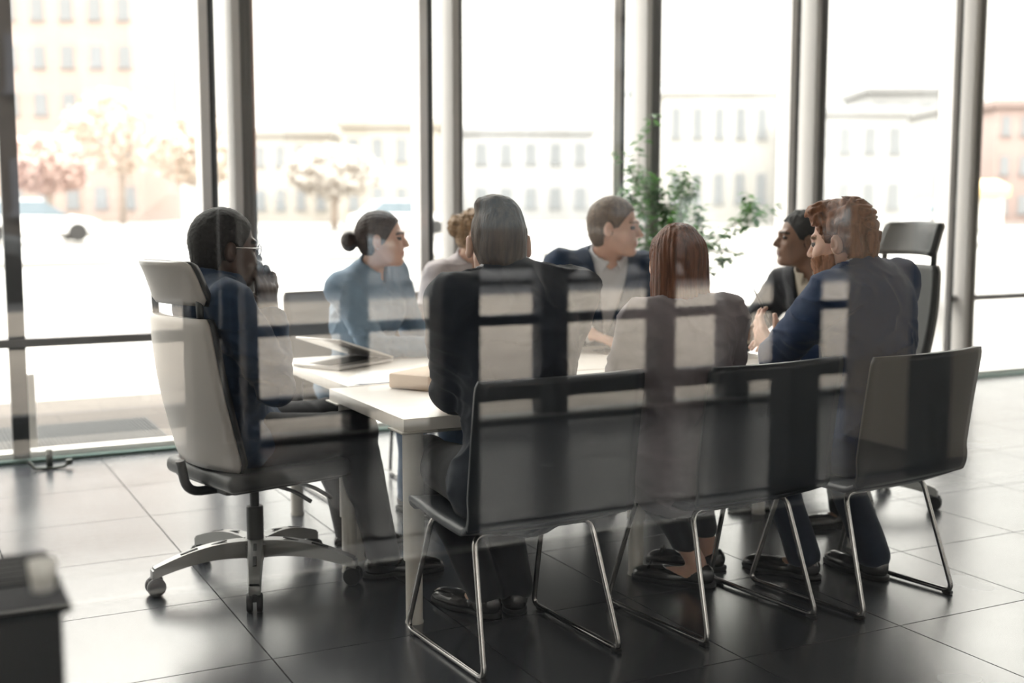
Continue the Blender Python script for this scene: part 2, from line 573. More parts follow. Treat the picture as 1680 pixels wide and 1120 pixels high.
def polygonise(f, lo, hi, h, B=4):
    lo = np.asarray(lo, float); hi = np.asarray(hi, float)
    nb = np.ceil((hi - lo) / (h * B)).astype(int) + 1
    n = nb * B
    cs = [lo[i] + (np.arange(nb[i]) * B + (B - 1) / 2) * h for i in range(3)]
    C = np.stack(np.meshgrid(*cs, indexing='ij'), -1).reshape(-1, 3)
    dv = np.concatenate([f(C[i:i + 400000]) for i in range(0, len(C), 400000)])
    act = np.abs(dv) < h * B * 1.45 + .006
    D = np.repeat(np.repeat(np.repeat(np.where(dv < 0, -1.0, 1.0).reshape(nb).astype(np.float32), B, 0), B, 1), B, 2)
    ai = np.argwhere(act.reshape(nb))
    off = np.stack(np.meshgrid(*[np.arange(B)] * 3, indexing='ij'), -1).reshape(-1, 3)
    for s in range(0, len(ai), 4000):
        idx = (ai[s:s + 4000, None, :] * B + off[None]).reshape(-1, 3)
        D[idx[:, 0], idx[:, 1], idx[:, 2]] = f(lo + idx * h)
    D[0] = D[-1] = 1; D[:, 0] = D[:, -1] = 1; D[:, :, 0] = D[:, :, -1] = 1
    S = D < 0
    cnt = np.zeros(np.array(S.shape) - 1, np.int8)
    for a in (0, 1):
        for b in (0, 1):
            for c in (0, 1):
                cnt += S[a:S.shape[0] - 1 + a, b:S.shape[1] - 1 + b, c:S.shape[2] - 1 + c]
    cells = np.argwhere((cnt > 0) & (cnt < 8))
    vid = -np.ones(cnt.shape, np.int64)
    vid[cells[:, 0], cells[:, 1], cells[:, 2]] = np.arange(len(cells))
    acc = np.zeros((len(cells), 3)); w = np.zeros(len(cells))
    cor = [(a, b, c) for a in (0, 1) for b in (0, 1) for c in (0, 1)]
    for p in cor:
        for ax in range(3):
            if p[ax] == 0:
                q = list(p); q[ax] = 1
                i0 = cells + p; i1 = cells + q
                d0 = D[i0[:, 0], i0[:, 1], i0[:, 2]]; d1 = D[i1[:, 0], i1[:, 1], i1[:, 2]]
                m = (d0 < 0) != (d1 < 0)
                t = np.where(m, d0 / np.where(m, d0 - d1, 1), 0)
                pos = np.array(p, float)[None] + t[:, None] * (np.array(q) - np.array(p))
                acc[m] += pos[m]; w[m] += 1
    V = lo + (cells + acc / w[:, None]) * h
    faces = []
    for ax in range(3):
        b, c = [(1, 2), (2, 0), (0, 1)][ax]
        sl0 = [slice(None)] * 3; sl1 = [slice(None)] * 3
        sl0[ax] = slice(0, -1); sl1[ax] = slice(1, None)
        e = np.argwhere(S[tuple(sl0)] != S[tuple(sl1)])
        e = e[(e[:, b] > 0) & (e[:, c] > 0)]
        flip = S[e[:, 0], e[:, 1], e[:, 2]]
        q = []
        for db, dc in ((1, 1), (0, 1), (0, 0), (1, 0)):
            k = e.copy(); k[:, b] -= db; k[:, c] -= dc
            q.append(vid[k[:, 0], k[:, 1], k[:, 2]])
        q = np.stack(q, 1)
        q[~flip] = q[~flip][:, ::-1]
        faces.append(q)
    return V, np.concatenate(faces)

def sdf_object(name, f, lo, hi, h, mats, org, parent=None, matfn=None):
    V, Fc = polygonise(f, lo, hi, h)
    me = bpy.data.meshes.new(name)
    nV, nF = len(V), len(Fc)
    me.vertices.add(nV)
    me.vertices.foreach_set('co', (V - np.asarray(org)).astype(np.float32).ravel())
    me.loops.add(nF * 4)
    me.loops.foreach_set('vertex_index', Fc.astype(np.int32).ravel())
    me.polygons.add(nF)
    me.polygons.foreach_set('loop_start', np.arange(0, nF * 4, 4, dtype=np.int32))
    me.polygons.foreach_set('loop_total', np.full(nF, 4, np.int32))
    me.update(calc_edges=True)
    o = link(name, me, mats, parent, True)
    if matfn is not None:
        cen = V[Fc].mean(axis=1)
        me.polygons.foreach_set('material_index', matfn(cen).astype(np.int32))
    me.validate()
    return o

# ---------------------------------------------------------------- people
def nrm(v):
    v = np.asarray(v, float)
    return v / np.linalg.norm(v)
def yawvec(deg):
    a = math.radians(deg)
    return np.array([math.cos(a), math.sin(a), 0.0])
def head_frame(yaw, pitch=0, roll=0):
    """columns: right, forward, up.  yaw in degrees, 0 = +x, pitch > 0 looks up"""
    f = yawvec(yaw); up = np.array([0, 0, 1.0]); r = np.cross(f, up)
    a = math.radians(pitch)
    f2 = f * math.cos(a) + up * math.sin(a); u2 = up * math.cos(a) - f * math.sin(a)
    b = math.radians(roll)
    r2 = r * math.cos(b) - u2 * math.sin(b); u3 = u2 * math.cos(b) + r * math.sin(b)
    return np.stack([r2, f2, u3], 1)
def ik(S, W, l1, l2, pole):
    S = np.asarray(S, float); W = np.asarray(W, float)
    d = W - S; L = np.linalg.norm(d); dn = d / L
    Lc = min(L, (l1 + l2) * .995)
    a = (l1 * l1 - l2 * l2 + Lc * Lc) / (2 * Lc)
    hgt = math.sqrt(max(l1 * l1 - a * a, 0))
    p = np.asarray(pole, float); p = p - dn * (p @ dn); p = nrm(p)
    return S + dn * a + p * hgt

def head_sdf(Q, jaw=1.0, nose=1.0):
    A = lambda x: (-x, x)
    d = ell(Q, (0, -.016, .034), (.073, .092, .084))
    d = smin(d, ell(Q, (0, .022, -.030), (.059, .066, .070)), .03)
    d = smin(d, ell(Q, (0, .030, -.070), (.046 * jaw, .052, .040)), .03)
    d = smin(d, cone(Q, (-.012, .068, -.094), (.012, .068, -.094), .017, .017), .02)
    for x in A(1):
        d = smin(d, cone(Q, (x * .050, -.005, -.045), (x * .036 * jaw, .035, -.085), .016, .016), .02)
        d = smin(d, ell(Q, (x * .036, .058, -.030), (.022, .022, .024)), .02)
        d = smin(d, cone(Q, (x * .008, .083, .024), (x * .036, .072, .026), .010, .009), .012)
        d = smax(d, -ell(Q, (x * .031, .094, .004), (.018, .016, .012)), .012)
        d = smin(d, np.linalg.norm(Q - (x * .031, .0715, .004), axis=1) - .0125, .004)
    d = smin(d, cone(Q, (0, .082, .012), (0, .104 * (.985 + .015 * nose), -.024), .0075, .0105), .010)
    for x in A(1):
        d = smin(d, ell(Q, (x * .010, .094, -.029), (.008, .010, .007)), .006)
    d = smin(d, cone(Q, (-.017, .084, -.0545), (.017, .084, -.0545), .0075, .0075), .006)
    d = smin(d, cone(Q, (-.015, .083, -.0645), (.015, .083, -.0645), .0080, .0080), .005)
    d = smax(d, -ell(Q, (0, .094, -.0595), (.022, .007, .0018)), .003)
    d = smax(d, -ell(Q, (0, .088, -.078), (.020, .008, .005)), .010)
    for x in A(1):
        Rm = np.array([[.93, x * .36, 0], [-x * .36, .93, 0], [0, 0, 1]])
        e_ = ell(Q, (x * .0815, -.014, -.008), (.009, .020, .032), Rm)
        e_ = smax(e_, -ell(Q, (x * .092, -.006, -.004), (.008, .010, .018), Rm), .004)
        d = smin(d, e_, .008)
    return d

def hair_sdf(kind, Q):
    n1 = vnoise(Q * np.array([1, 1, .4]), 75, 1) * .008 + vnoise(Q * np.array([1, 1, .6]), 34, 2) * .011
    if kind in ('short', 'short_side', 'cropped', 'fade', 'curly'):
        top = {'short': .110, 'short_side': .110, 'cropped': .107, 'fade': .107, 'curly': .114}[kind]
        side = {'short': .0795, 'short_side': .0745, 'cropped': .081, 'fade': .080, 'curly': .084}[kind]
        d = ell(Q, (0, -.018, .026), (side, .103, top - .006))
        d = smin(d, ell(Q, (0, -.045, -.030), (.064, .062, .060)), .02)
        if kind == 'curly':
            d = smin(d, ell(Q, (.0, .045, .098), (.058, .052, .032)), .02)
            d = smin(d, ell(Q, (.0, -.055, .075), (.062, .050, .045)), .02)
            n1 = np.sin(vnoise(Q, 26, 3) * 22) * .0055 + vnoise(Q, 60, 4) * .006
        if kind == 'short_side':
            d = smin(d, ell(Q, (.025, .055, .088), (.045, .035, .026)), .02)
            d = smin(d, ell(Q, (-.020, -.03, .105), (.045, .060, .022)), .02)
            n1 = n1 * .6
        if kind == 'cropped':
            n1 = vnoise(Q, 210, 5) * .004
        d = d + n1
        # face opening
        hl = .070 if kind != 'curly' else .060
        yl = np.where(Q[:, 2] > .0, .022 + (Q[:, 2]) * .62, .010 + Q[:, 2] * .3)
        cut = np.maximum(hl - Q[:, 2], (Q[:, 1] - yl))
        cut = np.minimum(hl - Q[:, 2], Q[:, 1] - yl)
        d = smax(d, cut, .006)
        # ears and neck line
        low = np.where(Q[:, 1] > -.035, -.034 - Q[:, 2], (-.070 if kind == 'curly' else -.085) - Q[:, 2])
        d = smax(d, low, .008)
        for x in (-1, 1):
            d = smax(d, -ell(Q, (x * .088, -.008, -.010), (.024, .026, .036)), .006)
        return d
    if kind == 'long':
        d = ell(Q, (0, -.018, .030), (.086, .108, .096))
        b = ell(Q, (0, -.040, -.070), (.094, .078, .150))
        b = smin(b, ell(Q, (0, -.072, -.170), (.088, .042, .120)), .03)
        d = smin(d, b, .03)
        ang = np.arctan2(Q[:, 0], -Q[:, 1] + .02)
        d = d + np.sin(ang * 46 + vnoise(Q * np.array([1, 1, .15]), 30, 1) * 9) * .0018 + vnoise(Q * np.array([1, 1, .2]), 60, 2) * .007
        cut = np.minimum(.072 - Q[:, 2], Q[:, 1] - (.028 + np.maximum(Q[:, 2], -.05) * .45))
        d = smax(d, cut, .006)
        d = smax(d, -ell(Q, (0, .030, -.12), (.06, .075, .11)), .01)
        return d
    if kind in ('bun', 'updo'):
        d = ell(Q, (0, -.018, .030), (.080, .101, .093))
        d = smin(d, ell(Q, (0, -.045, -.020), (.064, .062, .058)), .02)
        if kind == 'bun':
            bc, br = (0, -.142, -.008), (.040, .034, .043)
            d = d + np.sin(np.arctan2(Q[:, 2] + .01, Q[:, 0]) * 40) * .0010 + vnoise(Q, 70, 3) * .003
        else:
            bc, br = (0, -.108, .032), (.052, .040, .055)
            d = d + np.sin(vnoise(Q, 22, 3) * 24) * .004 + vnoise(Q, 60, 4) * .005
        bn = ell(Q, bc, br) + np.sin(np.arctan2(Q[:, 2] - bc[2], Q[:, 0]) * 5 + np.linalg.norm(Q - bc, axis=1) * 160) * .0022
        if kind == 'updo':
            bn = bn + np.sin(vnoise(Q, 26, 6) * 20) * .005
        d = smin(d, bn, .010)
        cut = np.minimum(.076 - Q[:, 2], Q[:, 1] - (.026 + Q[:, 2] * .55))
        d = smax(d, cut, .006)
        low = np.where(Q[:, 1] > -.03, -.026 - Q[:, 2], -.070 - Q[:, 2])
        d = smax(d, np.where(Q[:, 1] < -.105, -.09 - Q[:, 2], low), .008)
        for x in (-1, 1):
            d = smax(d, -ell(Q, (x * .085, -.006, -.012), (.020, .020, .030)), .006)
        return d

def hand_prims(W, fd, pn, right=True, curl=.5, s=1.0, thumb_in=.3, curls=None):
    fd = nrm(fd); pn = np.asarray(pn, float); pn = nrm(pn - fd * (pn @ fd))
    sd = np.cross(fd, pn) * (1 if right else -1)
    W = np.asarray(W, float)
    pr = []
    base = [(.028, .092), (.009, .096), (-.011, .091), (-.029, .082)]
    seg = [(.042, .026, .020), (.046, .029, .021), (.042, .027, .020), (.033, .021, .018)]
    for i, ((so, L), sg) in enumerate(zip(base, seg)):
        k = W + fd * L * s + sd * so * s
        pr.append((W + sd * so * .6 * s + fd * .012 * s, k, .0150 * s, .0112 * s, .010))
        d = fd.copy(); p = k
        c = (curls[i] if curls else curl)
        ang = 0
        for q, l in enumerate(sg):
            ang += c * (.95 if q else .75) * (1.0 if q < 2 else .7)
            d = fd * math.cos(ang) + pn * math.sin(ang) + sd * (so * .9) * (1 - .5 * c)
            d = nrm(d)
            e = p + d * l * s
            pr.append((p, e, (.0098 - .0009 * q) * s, (.0090 - .0010 * q) * s, .0035 if q else .006))
            p = e
    p = W + fd * .022 * s + sd * .022 * s
    d = nrm(fd * .72 + sd * .75 + pn * thumb_in)
    for q, l in enumerate((.046, .034, .027)):
        e = p + d * l * s
        pr.append((p, e, (.0145 - .0022 * q) * s, (.0122 - .0020 * q) * s, .008))
        p = e
        d = nrm(d + fd * .35 + pn * thumb_in * .6 - sd * .25)
    return pr

class Person:
    def __init__(s, hip, heading, head, head_yaw, wristL, wristR, label, scale=1.0, shoulder_yaw=None,
                 head_pitch=0, head_roll=0, neck=None, sh_w=.185, sh_z=None, poleL=None, poleR=None, hip_z=.49, knee=None, feet=None,
                 handL=None, handR=None, female=False, jaw=1.0, ancz=.085):
        s.s = k = scale
        s.label = label
        s.female = female; s.jaw = jaw
        s.f = yawvec(heading); s.up = np.array([0, 0, 1.0]); s.r = np.cross(s.f, s.up)
        s.H = np.array([hip[0], hip[1], hip_z])
        s.org = np.array([hip[0], hip[1], 0.0])
        s.hc = np.asarray(head, float)
        s.R = head_frame(head_yaw, head_pitch, head_roll)
        sy = yawvec(heading if shoulder_yaw is None else shoulder_yaw)
        s.sr = np.cross(sy, s.up); s.sf = sy
        s.N = np.asarray(neck, float) if neck is not None else s.hc + np.array([0, 0, -.145 * k]) - s.R[:, 1] * .045 * k - s.sf * .02
        s.t = nrm(s.N - s.H)
        s.sf2 = nrm(s.sf - s.t * (s.sf @ s.t)); s.sr2 = nrm(np.cross(s.sf2, s.t))
        s.TR = np.stack([s.sr2, s.sf2, s.t], 1)
        dz = (-.045 if sh_z is None else sh_z) * k
        s.ShL = s.N - s.sr2 * sh_w * k + s.t * dz
        s.ShR = s.N + s.sr2 * sh_w * k + s.t * dz
        s.WL = np.asarray(wristL, float); s.WR = np.asarray(wristR, float)
        s.EL = ik(s.ShL, s.WL, .285 * k, .255 * k, poleL if poleL is not None else (-s.sr - s.up - s.sf * .4))
        s.ER = ik(s.ShR, s.WR, .285 * k, .255 * k, poleR if poleR is not None else (s.sr - s.up - s.sf * .4))
        for a, (S_, E_, W_) in (('WL', (s.ShL, s.EL, s.WL)), ('WR', (s.ShR, s.ER, s.WR))):   # keep lengths when out of reach
            v = W_ - E_
            if np.linalg.norm(v) > .262 * k:
                setattr(s, a, E_ + nrm(v) * .26 * k)
        s.hj = [s.H - s.r * .088 * k + s.f * .03, s.H + s.r * .088 * k + s.f * .03]
        s.K = []; s.A = []
        for i, sg in enumerate((-1, 1)):
            if knee is not None:
                K = np.array([knee[i][0], knee[i][1], knee[i][2] if len(knee[i]) > 2 else hip_z + .02])
            else:
                K = s.hj[i] + s.f * .42 * k + s.r * sg * .05 + np.array([0, 0, .01])
            s.K.append(K)
            if feet is not None:
                s.A.append(np.array([feet[i][0], feet[i][1], ancz]))
            else:
                s.A.append(np.array([K[0], K[1], 0]) + s.f * (-.04) + np.array([0, 0, ancz]))
        s.footdir = [s.f + s.r * -.15, s.f + s.r * .15]
        s.hands = (handL, handR)
        s.objs = []
    # --- distance pieces
    def torso(s, P, off=0.0):
        k = s.s; w = .92 if s.female else 1.0
        R = s.TR; L = np.linalg.norm(s.N - s.H)
        HR = np.stack([s.r, s.f, s.up], 1)
        d = ell(P, s.H - s.up * .005, np.array((.170, .125, .100)) * k + off, HR)
        wa = .120 if s.female else .140
        d = smin(d, ell(P, s.H + s.t * .38 * L, np.array((wa, .098, .17)) * k + off, R), .06)
        d = smin(d, ell(P, s.H + s.t * .66 * L, np.array((.158 * w, .112, .17)) * k + off, R), .06)
        d = smin(d, ell(P, s.H + s.t * .84 * L - s.sf2 * .008, np.array((.160 * w, .098, .095)) * k + off, R), .05)
        if s.female:
            for x in (-1, 1):
                d = smin(d, ell(P, s.H + s.t * .66 * L + s.sf2 * .085 + s.sr2 * x * .065, np.array((.058, .050, .058)) + off, R), .04)
        for S in (s.ShL, s.ShR):
            d = smin(d, cone(P, s.N - s.t * .022 * k, S + s.t * .004, .050 * k + off, .045 * k + off * .8), .035)
        return d
    def arm(s, P, S, E, W, off=0.0, off_w=None, short=0.0):
        k = s.s; g = .86 if s.female else 1.0
        ow = off if off_w is None else off_w
        d = cone(P, S, E, (.056 * g) * k + off, (.040 * g) * k + off)
        W2 = W - nrm(W - E) * short
        d = smin(d, cone(P, E, W2, (.041 * g) * k + off, (.027 * g) * k + ow), .025)
        return d
    def legs(s, P, off=0.0, off_a=None, up_to=0.0):
        k = s.s; oa = off if off_a is None else off_a
        d = None
        for i in (0, 1):
            A2 = s.A[i] + nrm(s.K[i] - s.A[i]) * up_to
            e_ = cone(P, s.hj[i], s.K[i], .088 * k + off, .056 * k + off)
            e_ = smin(e_, cone(P, s.K[i], A2, .053 * k + off, .036 * k + oa), .03)
            c_ = (s.K[i] * .66 + s.A[i] * .34) - s.f * .018
            e_ = smin(e_, ell(P, c_, (.048 * k + off, .048 * k + off, .11)), .03)
            d = e_ if d is None else smin(d, e_, .025)
        return d
    def neck(s, P, off=0.0):
        a = s.hc + s.R @ np.array([0, -.022, -.055]) * s.s
        r0 = .045 if s.female else .054
        return cone(P, a, s.N - s.t * .02, r0 * s.s + off, (r0 + .006) * s.s + off)
    def bbox(s, pts, m):
        A = np.array(pts)
        return A.min(0) - m, A.max(0) + m
    def body(s, skin, lip, eye, brow, h=.005):
        hands = []
        for hnd, E, W, right in ((s.hands[0], s.EL, s.WL, False), (s.hands[1], s.ER, s.WR, True)):
            o = dict(fd=nrm(W - E), pn=(0, 0, -1), curl=.45)
            if hnd: o.update(hnd)
            hands.append((W, hand_prims(W, o['fd'], o['pn'], right, o['curl'], s.s * (.92 if s.female else 1.0), o.get('thumb', .3), o.get('curls'))))
        def hd(P):
            return head_sdf((P - s.hc) @ s.R / s.s, s.jaw) * s.s
        def f(P):
            d = near(P, s.hc, .19 * s.s, hd)
            d = smin(d, s.neck(P), .02)
            d = smin(d, s.torso(P, -.004), .03)
            d = smin(d, s.arm(P, s.ShL, s.EL, s.WL), .02)
            d = smin(d, s.arm(P, s.ShR, s.ER, s.WR), .02)
            d = smin(d, s.legs(P, -.002), .03)
            for W, pr in hands:
                def hf(Q, pr=pr):
                    e_ = None
                    for a, b, ra, rb, kk in pr:
                        c_ = cone(Q, a, b, ra, rb)
                        e_ = c_ if e_ is None else smin(e_, c_, kk)
                    return e_
                d = smin(d, near(P, W, .23, hf), .012)
            for i in (0, 1):                   # feet
                fd = nrm(s.footdir[i]); a = s.A[i]
                d = smin(d, cone(P, a - np.array([0, 0, .045]) - fd * .02, a - np.array([0, 0, .058]) + fd * .13, .030, .021), .03)
            return d
        pts = [s.hc + [0, 0, .12], s.hc - .1, s.hc + .1, s.ShL, s.ShR, s.EL, s.ER, s.WL, s.WR, s.H, *s.K, *s.A]
        for W, pr in hands: pts += [p[1] for p in pr]
        for i in (0, 1): pts.append(s.A[i] + nrm(s.footdir[i]) * .14 - [0, 0, s.A[i][2] - .03])
        lo, hi = s.bbox(pts, .11)
        def mf(C):
            Q = (C - s.hc) @ s.R / s.s
            m = np.zeros(len(C), int)
            near_h = np.abs(Q).max(1) < .14
            ax = np.abs(Q[:, 0])
            lipm = near_h & (ax < .021) & (Q[:, 2] > -.073) & (Q[:, 2] < -.050) & (Q[:, 1] > .084)
            m[lipm] = 1
            ed = np.sqrt((ax - .031) ** 2 + (Q[:, 1] - .0715) ** 2 + (Q[:, 2] - .004) ** 2)
            m[near_h & (ed < .0145) & (np.abs(Q[:, 2] - .004) < .0068)] = 2
            m[near_h & (ax > .010) & (ax < .047) & (np.abs(Q[:, 2] - (.0275 - (ax - .028) ** 2 * 12)) < .0046) & (Q[:, 1] > .06)] = 3
            return m
        s.root = sdf_object('person', f, lo, hi, h, [skin, lip, eye, brow], s.org, None, mf)
        s.root.location = s.org
        tag(s.root, s.label, 'person')
        return s.root
    def child(s, name, f, lo, hi, h, m, label=None, matfn=None):
        o = sdf_object(name, f, lo, hi, h, m, s.org, s.root, matfn)
        if label: o['label'] = label
        return o
    def hair(s, kind, m, h=.004, beard=None):
        def f(P):
            return hair_sdf(kind, (P - s.hc) @ s.R / s.s) * s.s
        lo, hi = s.hc - .27 * s.s, s.hc + .20 * s.s
        lo[2] = s.hc[2] - (.34 if kind == 'long' else .15)
        s.child('hair', f, lo, hi, h, m)
        if beard is not None:
            def g(P):
                Q = (P - s.hc) @ s.R / s.s
                d = head_sdf(Q, s.jaw) - .007 + vnoise(Q, 150, 3) * .004
                keep = np.maximum(Q[:, 2] + .052 - np.abs(Q[:, 0]) * .30, -(Q[:, 1] - .004))
                d = smax(d, keep, .006)
                d = smax(d, -ell(Q, (0, .105, -.060), (.020, .03, .010)), .004)
                return smax(d, -.125 - Q[:, 2], .004) * s.s
            s.child('beard', g, s.hc - .15, s.hc + .15, h, beard)
    def folds(s, P, amp, seed):
        w = vnoise(P, 6, seed + 4) * .10
        n = vnoise(P * np.array([1, 1, .45]) + w[:, None], 13, seed) * amp * 1.5
        rg = 1 - np.abs(vnoise(P * np.array([.75, .75, 1.0]) + w[:, None] * 1.6, 15, seed + 1)) * 4
        n -= np.clip(rg, 0, 1) ** 2 * amp * .75
        n += vnoise(P * np.array([.6, .6, 1.4]), 40, seed + 2) * amp * .35
        for E in (s.EL, s.ER):
            q = np.linalg.norm(P - E, axis=1)
            n += np.sin(q * 190 + vnoise(P, 14, seed + 2) * 6) * amp * .42 * np.exp(-(q / .11) ** 2)
        return n
    def vneck(s, P, deep=.30, wide=.085):
        """>0 inside the V opening at the front"""
        Q = (P - s.N) @ s.TR
        zz = Q[:, 2] + deep
        v = np.minimum(zz * wide / deep - np.abs(Q[:, 0]), zz)
        return np.minimum(v, Q[:, 1] + .0), Q
    def jacket(s, m, seed=1, off=.017, deep=.32, h=.006, amp=.007, label=None, hem=.10, collar=True):
        def f(P):
            d = s.torso(P, off)
            d = smin(d, ell(P, s.H + s.t * .02, (.185 * s.s + off, .138 * s.s + off, hem + off), np.stack([s.r, s.f, s.up], 1)), .05)
            d = smin(d, s.arm(P, s.ShL, s.EL, s.WL, off - .002, off * .75, .018), .03)
            d = smin(d, s.arm(P, s.ShR, s.ER, s.WR, off - .002, off * .75, .018), .03)
            v, Q = s.vneck(P, deep)
            lap = np.clip(1 - np.abs(v + .030) / .030, 0, 1) ** .35 * (Q[:, 1] > 0) * (Q[:, 2] > -deep)
            d = d + s.folds(P, amp, seed) - lap * .0075
            if collar:    # standing collar roll round the back of the neck
                nk = s.neck(P)
                band = np.maximum(np.abs(nk - .013) - .006, np.abs(Q[:, 2] - .022 + Q[:, 1] * .3) - .034)
                band = np.maximum(band, Q[:, 1] - .035)
                d = smin(d, band, .014)
            d = smax(d, -(s.neck(P) - .008), .006)
            d = smax(d, v - 0.0, .004)
            # trim the lap and cuffs
            for E, W in ((s.EL, s.WL), (s.ER, s.WR)):
                a = nrm(W - E)
                loc = np.linalg.norm(P - W, axis=1) < .10
                d = np.where(loc, smax(d, (P - W) @ a + .012, .004), d)
            return d
        lo, hi = s.bbox([s.N + [0, 0, .05], s.ShL, s.ShR, s.EL, s.ER, s.WL, s.WR, s.H - [.14, .14, .12], s.H + [.14, .14, 0]], .115)
        return s.child('jacket', f, lo, hi, h, m, label)
    def shirt(s, m, seed=3, off=.009, h=.006, amp=.006, label=None, sleeves=True, name='shirt', collar=True, untucked=.0, cuff=.0):
        def f(P):
            d = s.torso(P, off)
            if untucked:
                d = smin(d, ell(P, s.H + s.up * .01, (.182 * s.s + off, .135 * s.s + off, untucked), np.stack([s.r, s.f, s.up], 1)), .05)
            if sleeves:
                d = smin(d, s.arm(P, s.ShL, s.EL, s.WL, off + .004, off + .003, .0), .03)
                d = smin(d, s.arm(P, s.ShR, s.ER, s.WR, off + .004, off + .003, .0), .03)
            else:                          # only the cuffs show under a jacket
                for E, W in ((s.EL, s.WL), (s.ER, s.WR)):
                    a = nrm(W - E)
                    d = np.minimum(d, cone(P, W - a * .045, W + a * .003, .0335 * s.s, .0335 * s.s))
            d = d + s.folds(P, amp, seed)
            Q = (P - s.N) @ s.TR
            if collar:
                nk = s.neck(P)
                flare = np.clip(.045 - Q[:, 2], 0, .07) * (.42 if sleeves else .30)
                band = np.maximum(np.abs(nk - .010 - flare) - .0055, np.abs(Q[:, 2] - .020 + Q[:, 1] * .42) - .038)
                gap = np.where(Q[:, 1] > .02, np.abs(Q[:, 0]) - .014 - np.clip(-Q[:, 2] + .02, 0, .1) * .5, 1)
                band = np.maximum(band, -gap)
                d = smin(d, band, .006)
            d = smax(d, -(s.neck(P) - .004), .004)
            d = smax(d, -(ell(P, s.N + s.sf2 * .062 + s.t * .012, (.022, .05, .045), s.TR)), .006)
            for E, W in ((s.EL, s.WL), (s.ER, s.WR)):
                a = nrm(W - E)
                loc = np.linalg.norm(P - W, axis=1) < .10
                d = np.where(loc, smax(d, (P - W) @ a - .004 + cuff, .003), d)
            # placket
            d = d - .0016 * ((np.abs(Q[:, 0]) < .014) & (Q[:, 1] > 0) & (Q[:, 2] < -.03))
            return d
        lo, hi = s.bbox([s.N + [0, 0, .06], s.ShL, s.ShR, s.EL, s.ER, s.WL, s.WR, s.H - [.13, .13, .12], s.H + [.13, .13, 0]], .11)
        return s.child(name, f, lo, hi, h, m, label)
    def trousers(s, m, seed=5, off=.008, off_a=.020, h=.007, up_to=-.01, amp=.007, name='trousers', label=None):
        def f(P):
            d = s.legs(P, off, off_a, up_to)
            d = smin(d, ell(P, s.H - s.up * .005, np.array((.172, .128, .102)) * s.s + off * .6, np.stack([s.r, s.f, s.up], 1)), .05)
            n = vnoise(P * np.array([1, 1, .7]), 18, seed) * amp
            for q_ in s.K:
                q = np.linalg.norm(P - q_, axis=1)
                n += np.sin(q * 150 + vnoise(P, 14, seed) * 5) * .003 * np.exp(-(q / .10) ** 2)
            d = d + n
            d = smax(d, (s.A[0][2] + up_to - .03) - P[:, 2], .004)
            return smax(d, P[:, 2] - (s.H[2] + .13), .01)
        lo, hi = s.bbox([s.H - [.1, .1, .05], s.H + [.1, .1, .1], *s.K, *s.A], .14)
        lo[2] = .0
        return s.child(name, f, lo, hi, h, m, label)
    def shoes(s, m, m_sole, kind='dress'):
        for i in (0, 1):
            fd = nrm([s.footdir[i][0], s.footdir[i][1], 0]); sd = np.cross(fd, s.up)
            a = s.A[i]; g = np.array([a[0], a[1], 0.0])
            R = np.stack([sd, fd, s.up], 1)
            hz = a[2] - .085
            def f(P):
                Q = (P - g - [0, 0, hz]) @ R
                wdt = .036 if kind == 'dress' else .033
                d = ell(Q, (0, -.015, .040), (wdt, .050, .046))
                d = smin(d, ell(Q, (0, .110, .026), (wdt + .008, .085, .032)), .035)
                d = smin(d, ell(Q, (0, .185, .020), (.026, .040, .022)), .03)
                if kind == 'dress':
                    d = smin(d, cone(Q, (0, -.008, .05), (0, .0, .105), .037, .033), .03)
                    d = smax(d, -cone(Q, (0, .0, .09), (0, .0, .2), .028, .03), .005)
                    d = d - .002 * np.exp(-((np.mod(Q[:, 1] * 60, 1) - .5) / .2) ** 2) * (np.abs(Q[:, 0]) < .016) * (Q[:, 1] > .035) * (Q[:, 1] < .085) * (Q[:, 2] > .04)
                else:
                    d = smax(d, -ell(Q, (0, .035, .062), (.030, .078, .042)), .006)
                return smax(d, .010 - Q[:, 2], .003)
            def fs(P):
                Q = (P - g - [0, 0, hz]) @ R
                wdt = .040
                d2 = ell(Q * [1, 1, 0], (0, -.015, 0), (wdt, .056, 1))
                d2 = smin(d2, ell(Q * [1, 1, 0], (0, .110, 0), (wdt + .008, .090, 1)), .03)
                d2 = smin(d2, ell(Q * [1, 1, 0], (0, .185, 0), (.030, .044, 1)), .03)
                return np.maximum(d2, np.abs(Q[:, 2] - .009) - .007)
            c = g + fd * .09
            o = s.child('shoe', f, c - [.19, .19, 0] + [0, 0, hz - .01], c + [.19, .19, .19] + [0, 0, hz], .0045, m)
            so = sdf_object('sole', fs, c - [.19, .19, .01] + [0, 0, hz], c + [.19, .19, .03] + [0, 0, hz], .004, m_sole, s.org, o)
            if kind == 'flat':
                bw = MB()
                cc = g + fd * .165 + np.array([0, 0, .052 + hz]) - s.org
                for x in (-1, 1):
                    bw.tube([cc, cc + sd * x * .018 + [0, 0, .008], cc + sd * x * .024, cc + sd * x * .010 - [0, 0, .004]], .005, 6)
                bw.build('bow', m, o)
# ---------------------------------------------------------------- furniture
M_CHROME = mat('chrome', (.38, .37, .365), .14, 1.0)
M_SHELL = mat('chair_shell_charcoal', (.016, .020, .026), .45, bump=.15, bscale=350)
M_SHELL_T = mat('chair_shell_taupe', (.20, .18, .165), .6)
M_TABLE = mat('table_laminate', (.80, .76, .715), .35, var=.03, vscale=3, stretch=(1, 12, 1))
M_TLEG = mat('table_leg_enamel', (.60, .575, .53), .4)
M_RUB = mat('rubber', (.015, .015, .016), .6)
M_GREYM = mat('cast_aluminium', (.26, .26, .255), .38, .6)
M_PLAST = mat('dark_plastic', (.03, .032, .034), .45)

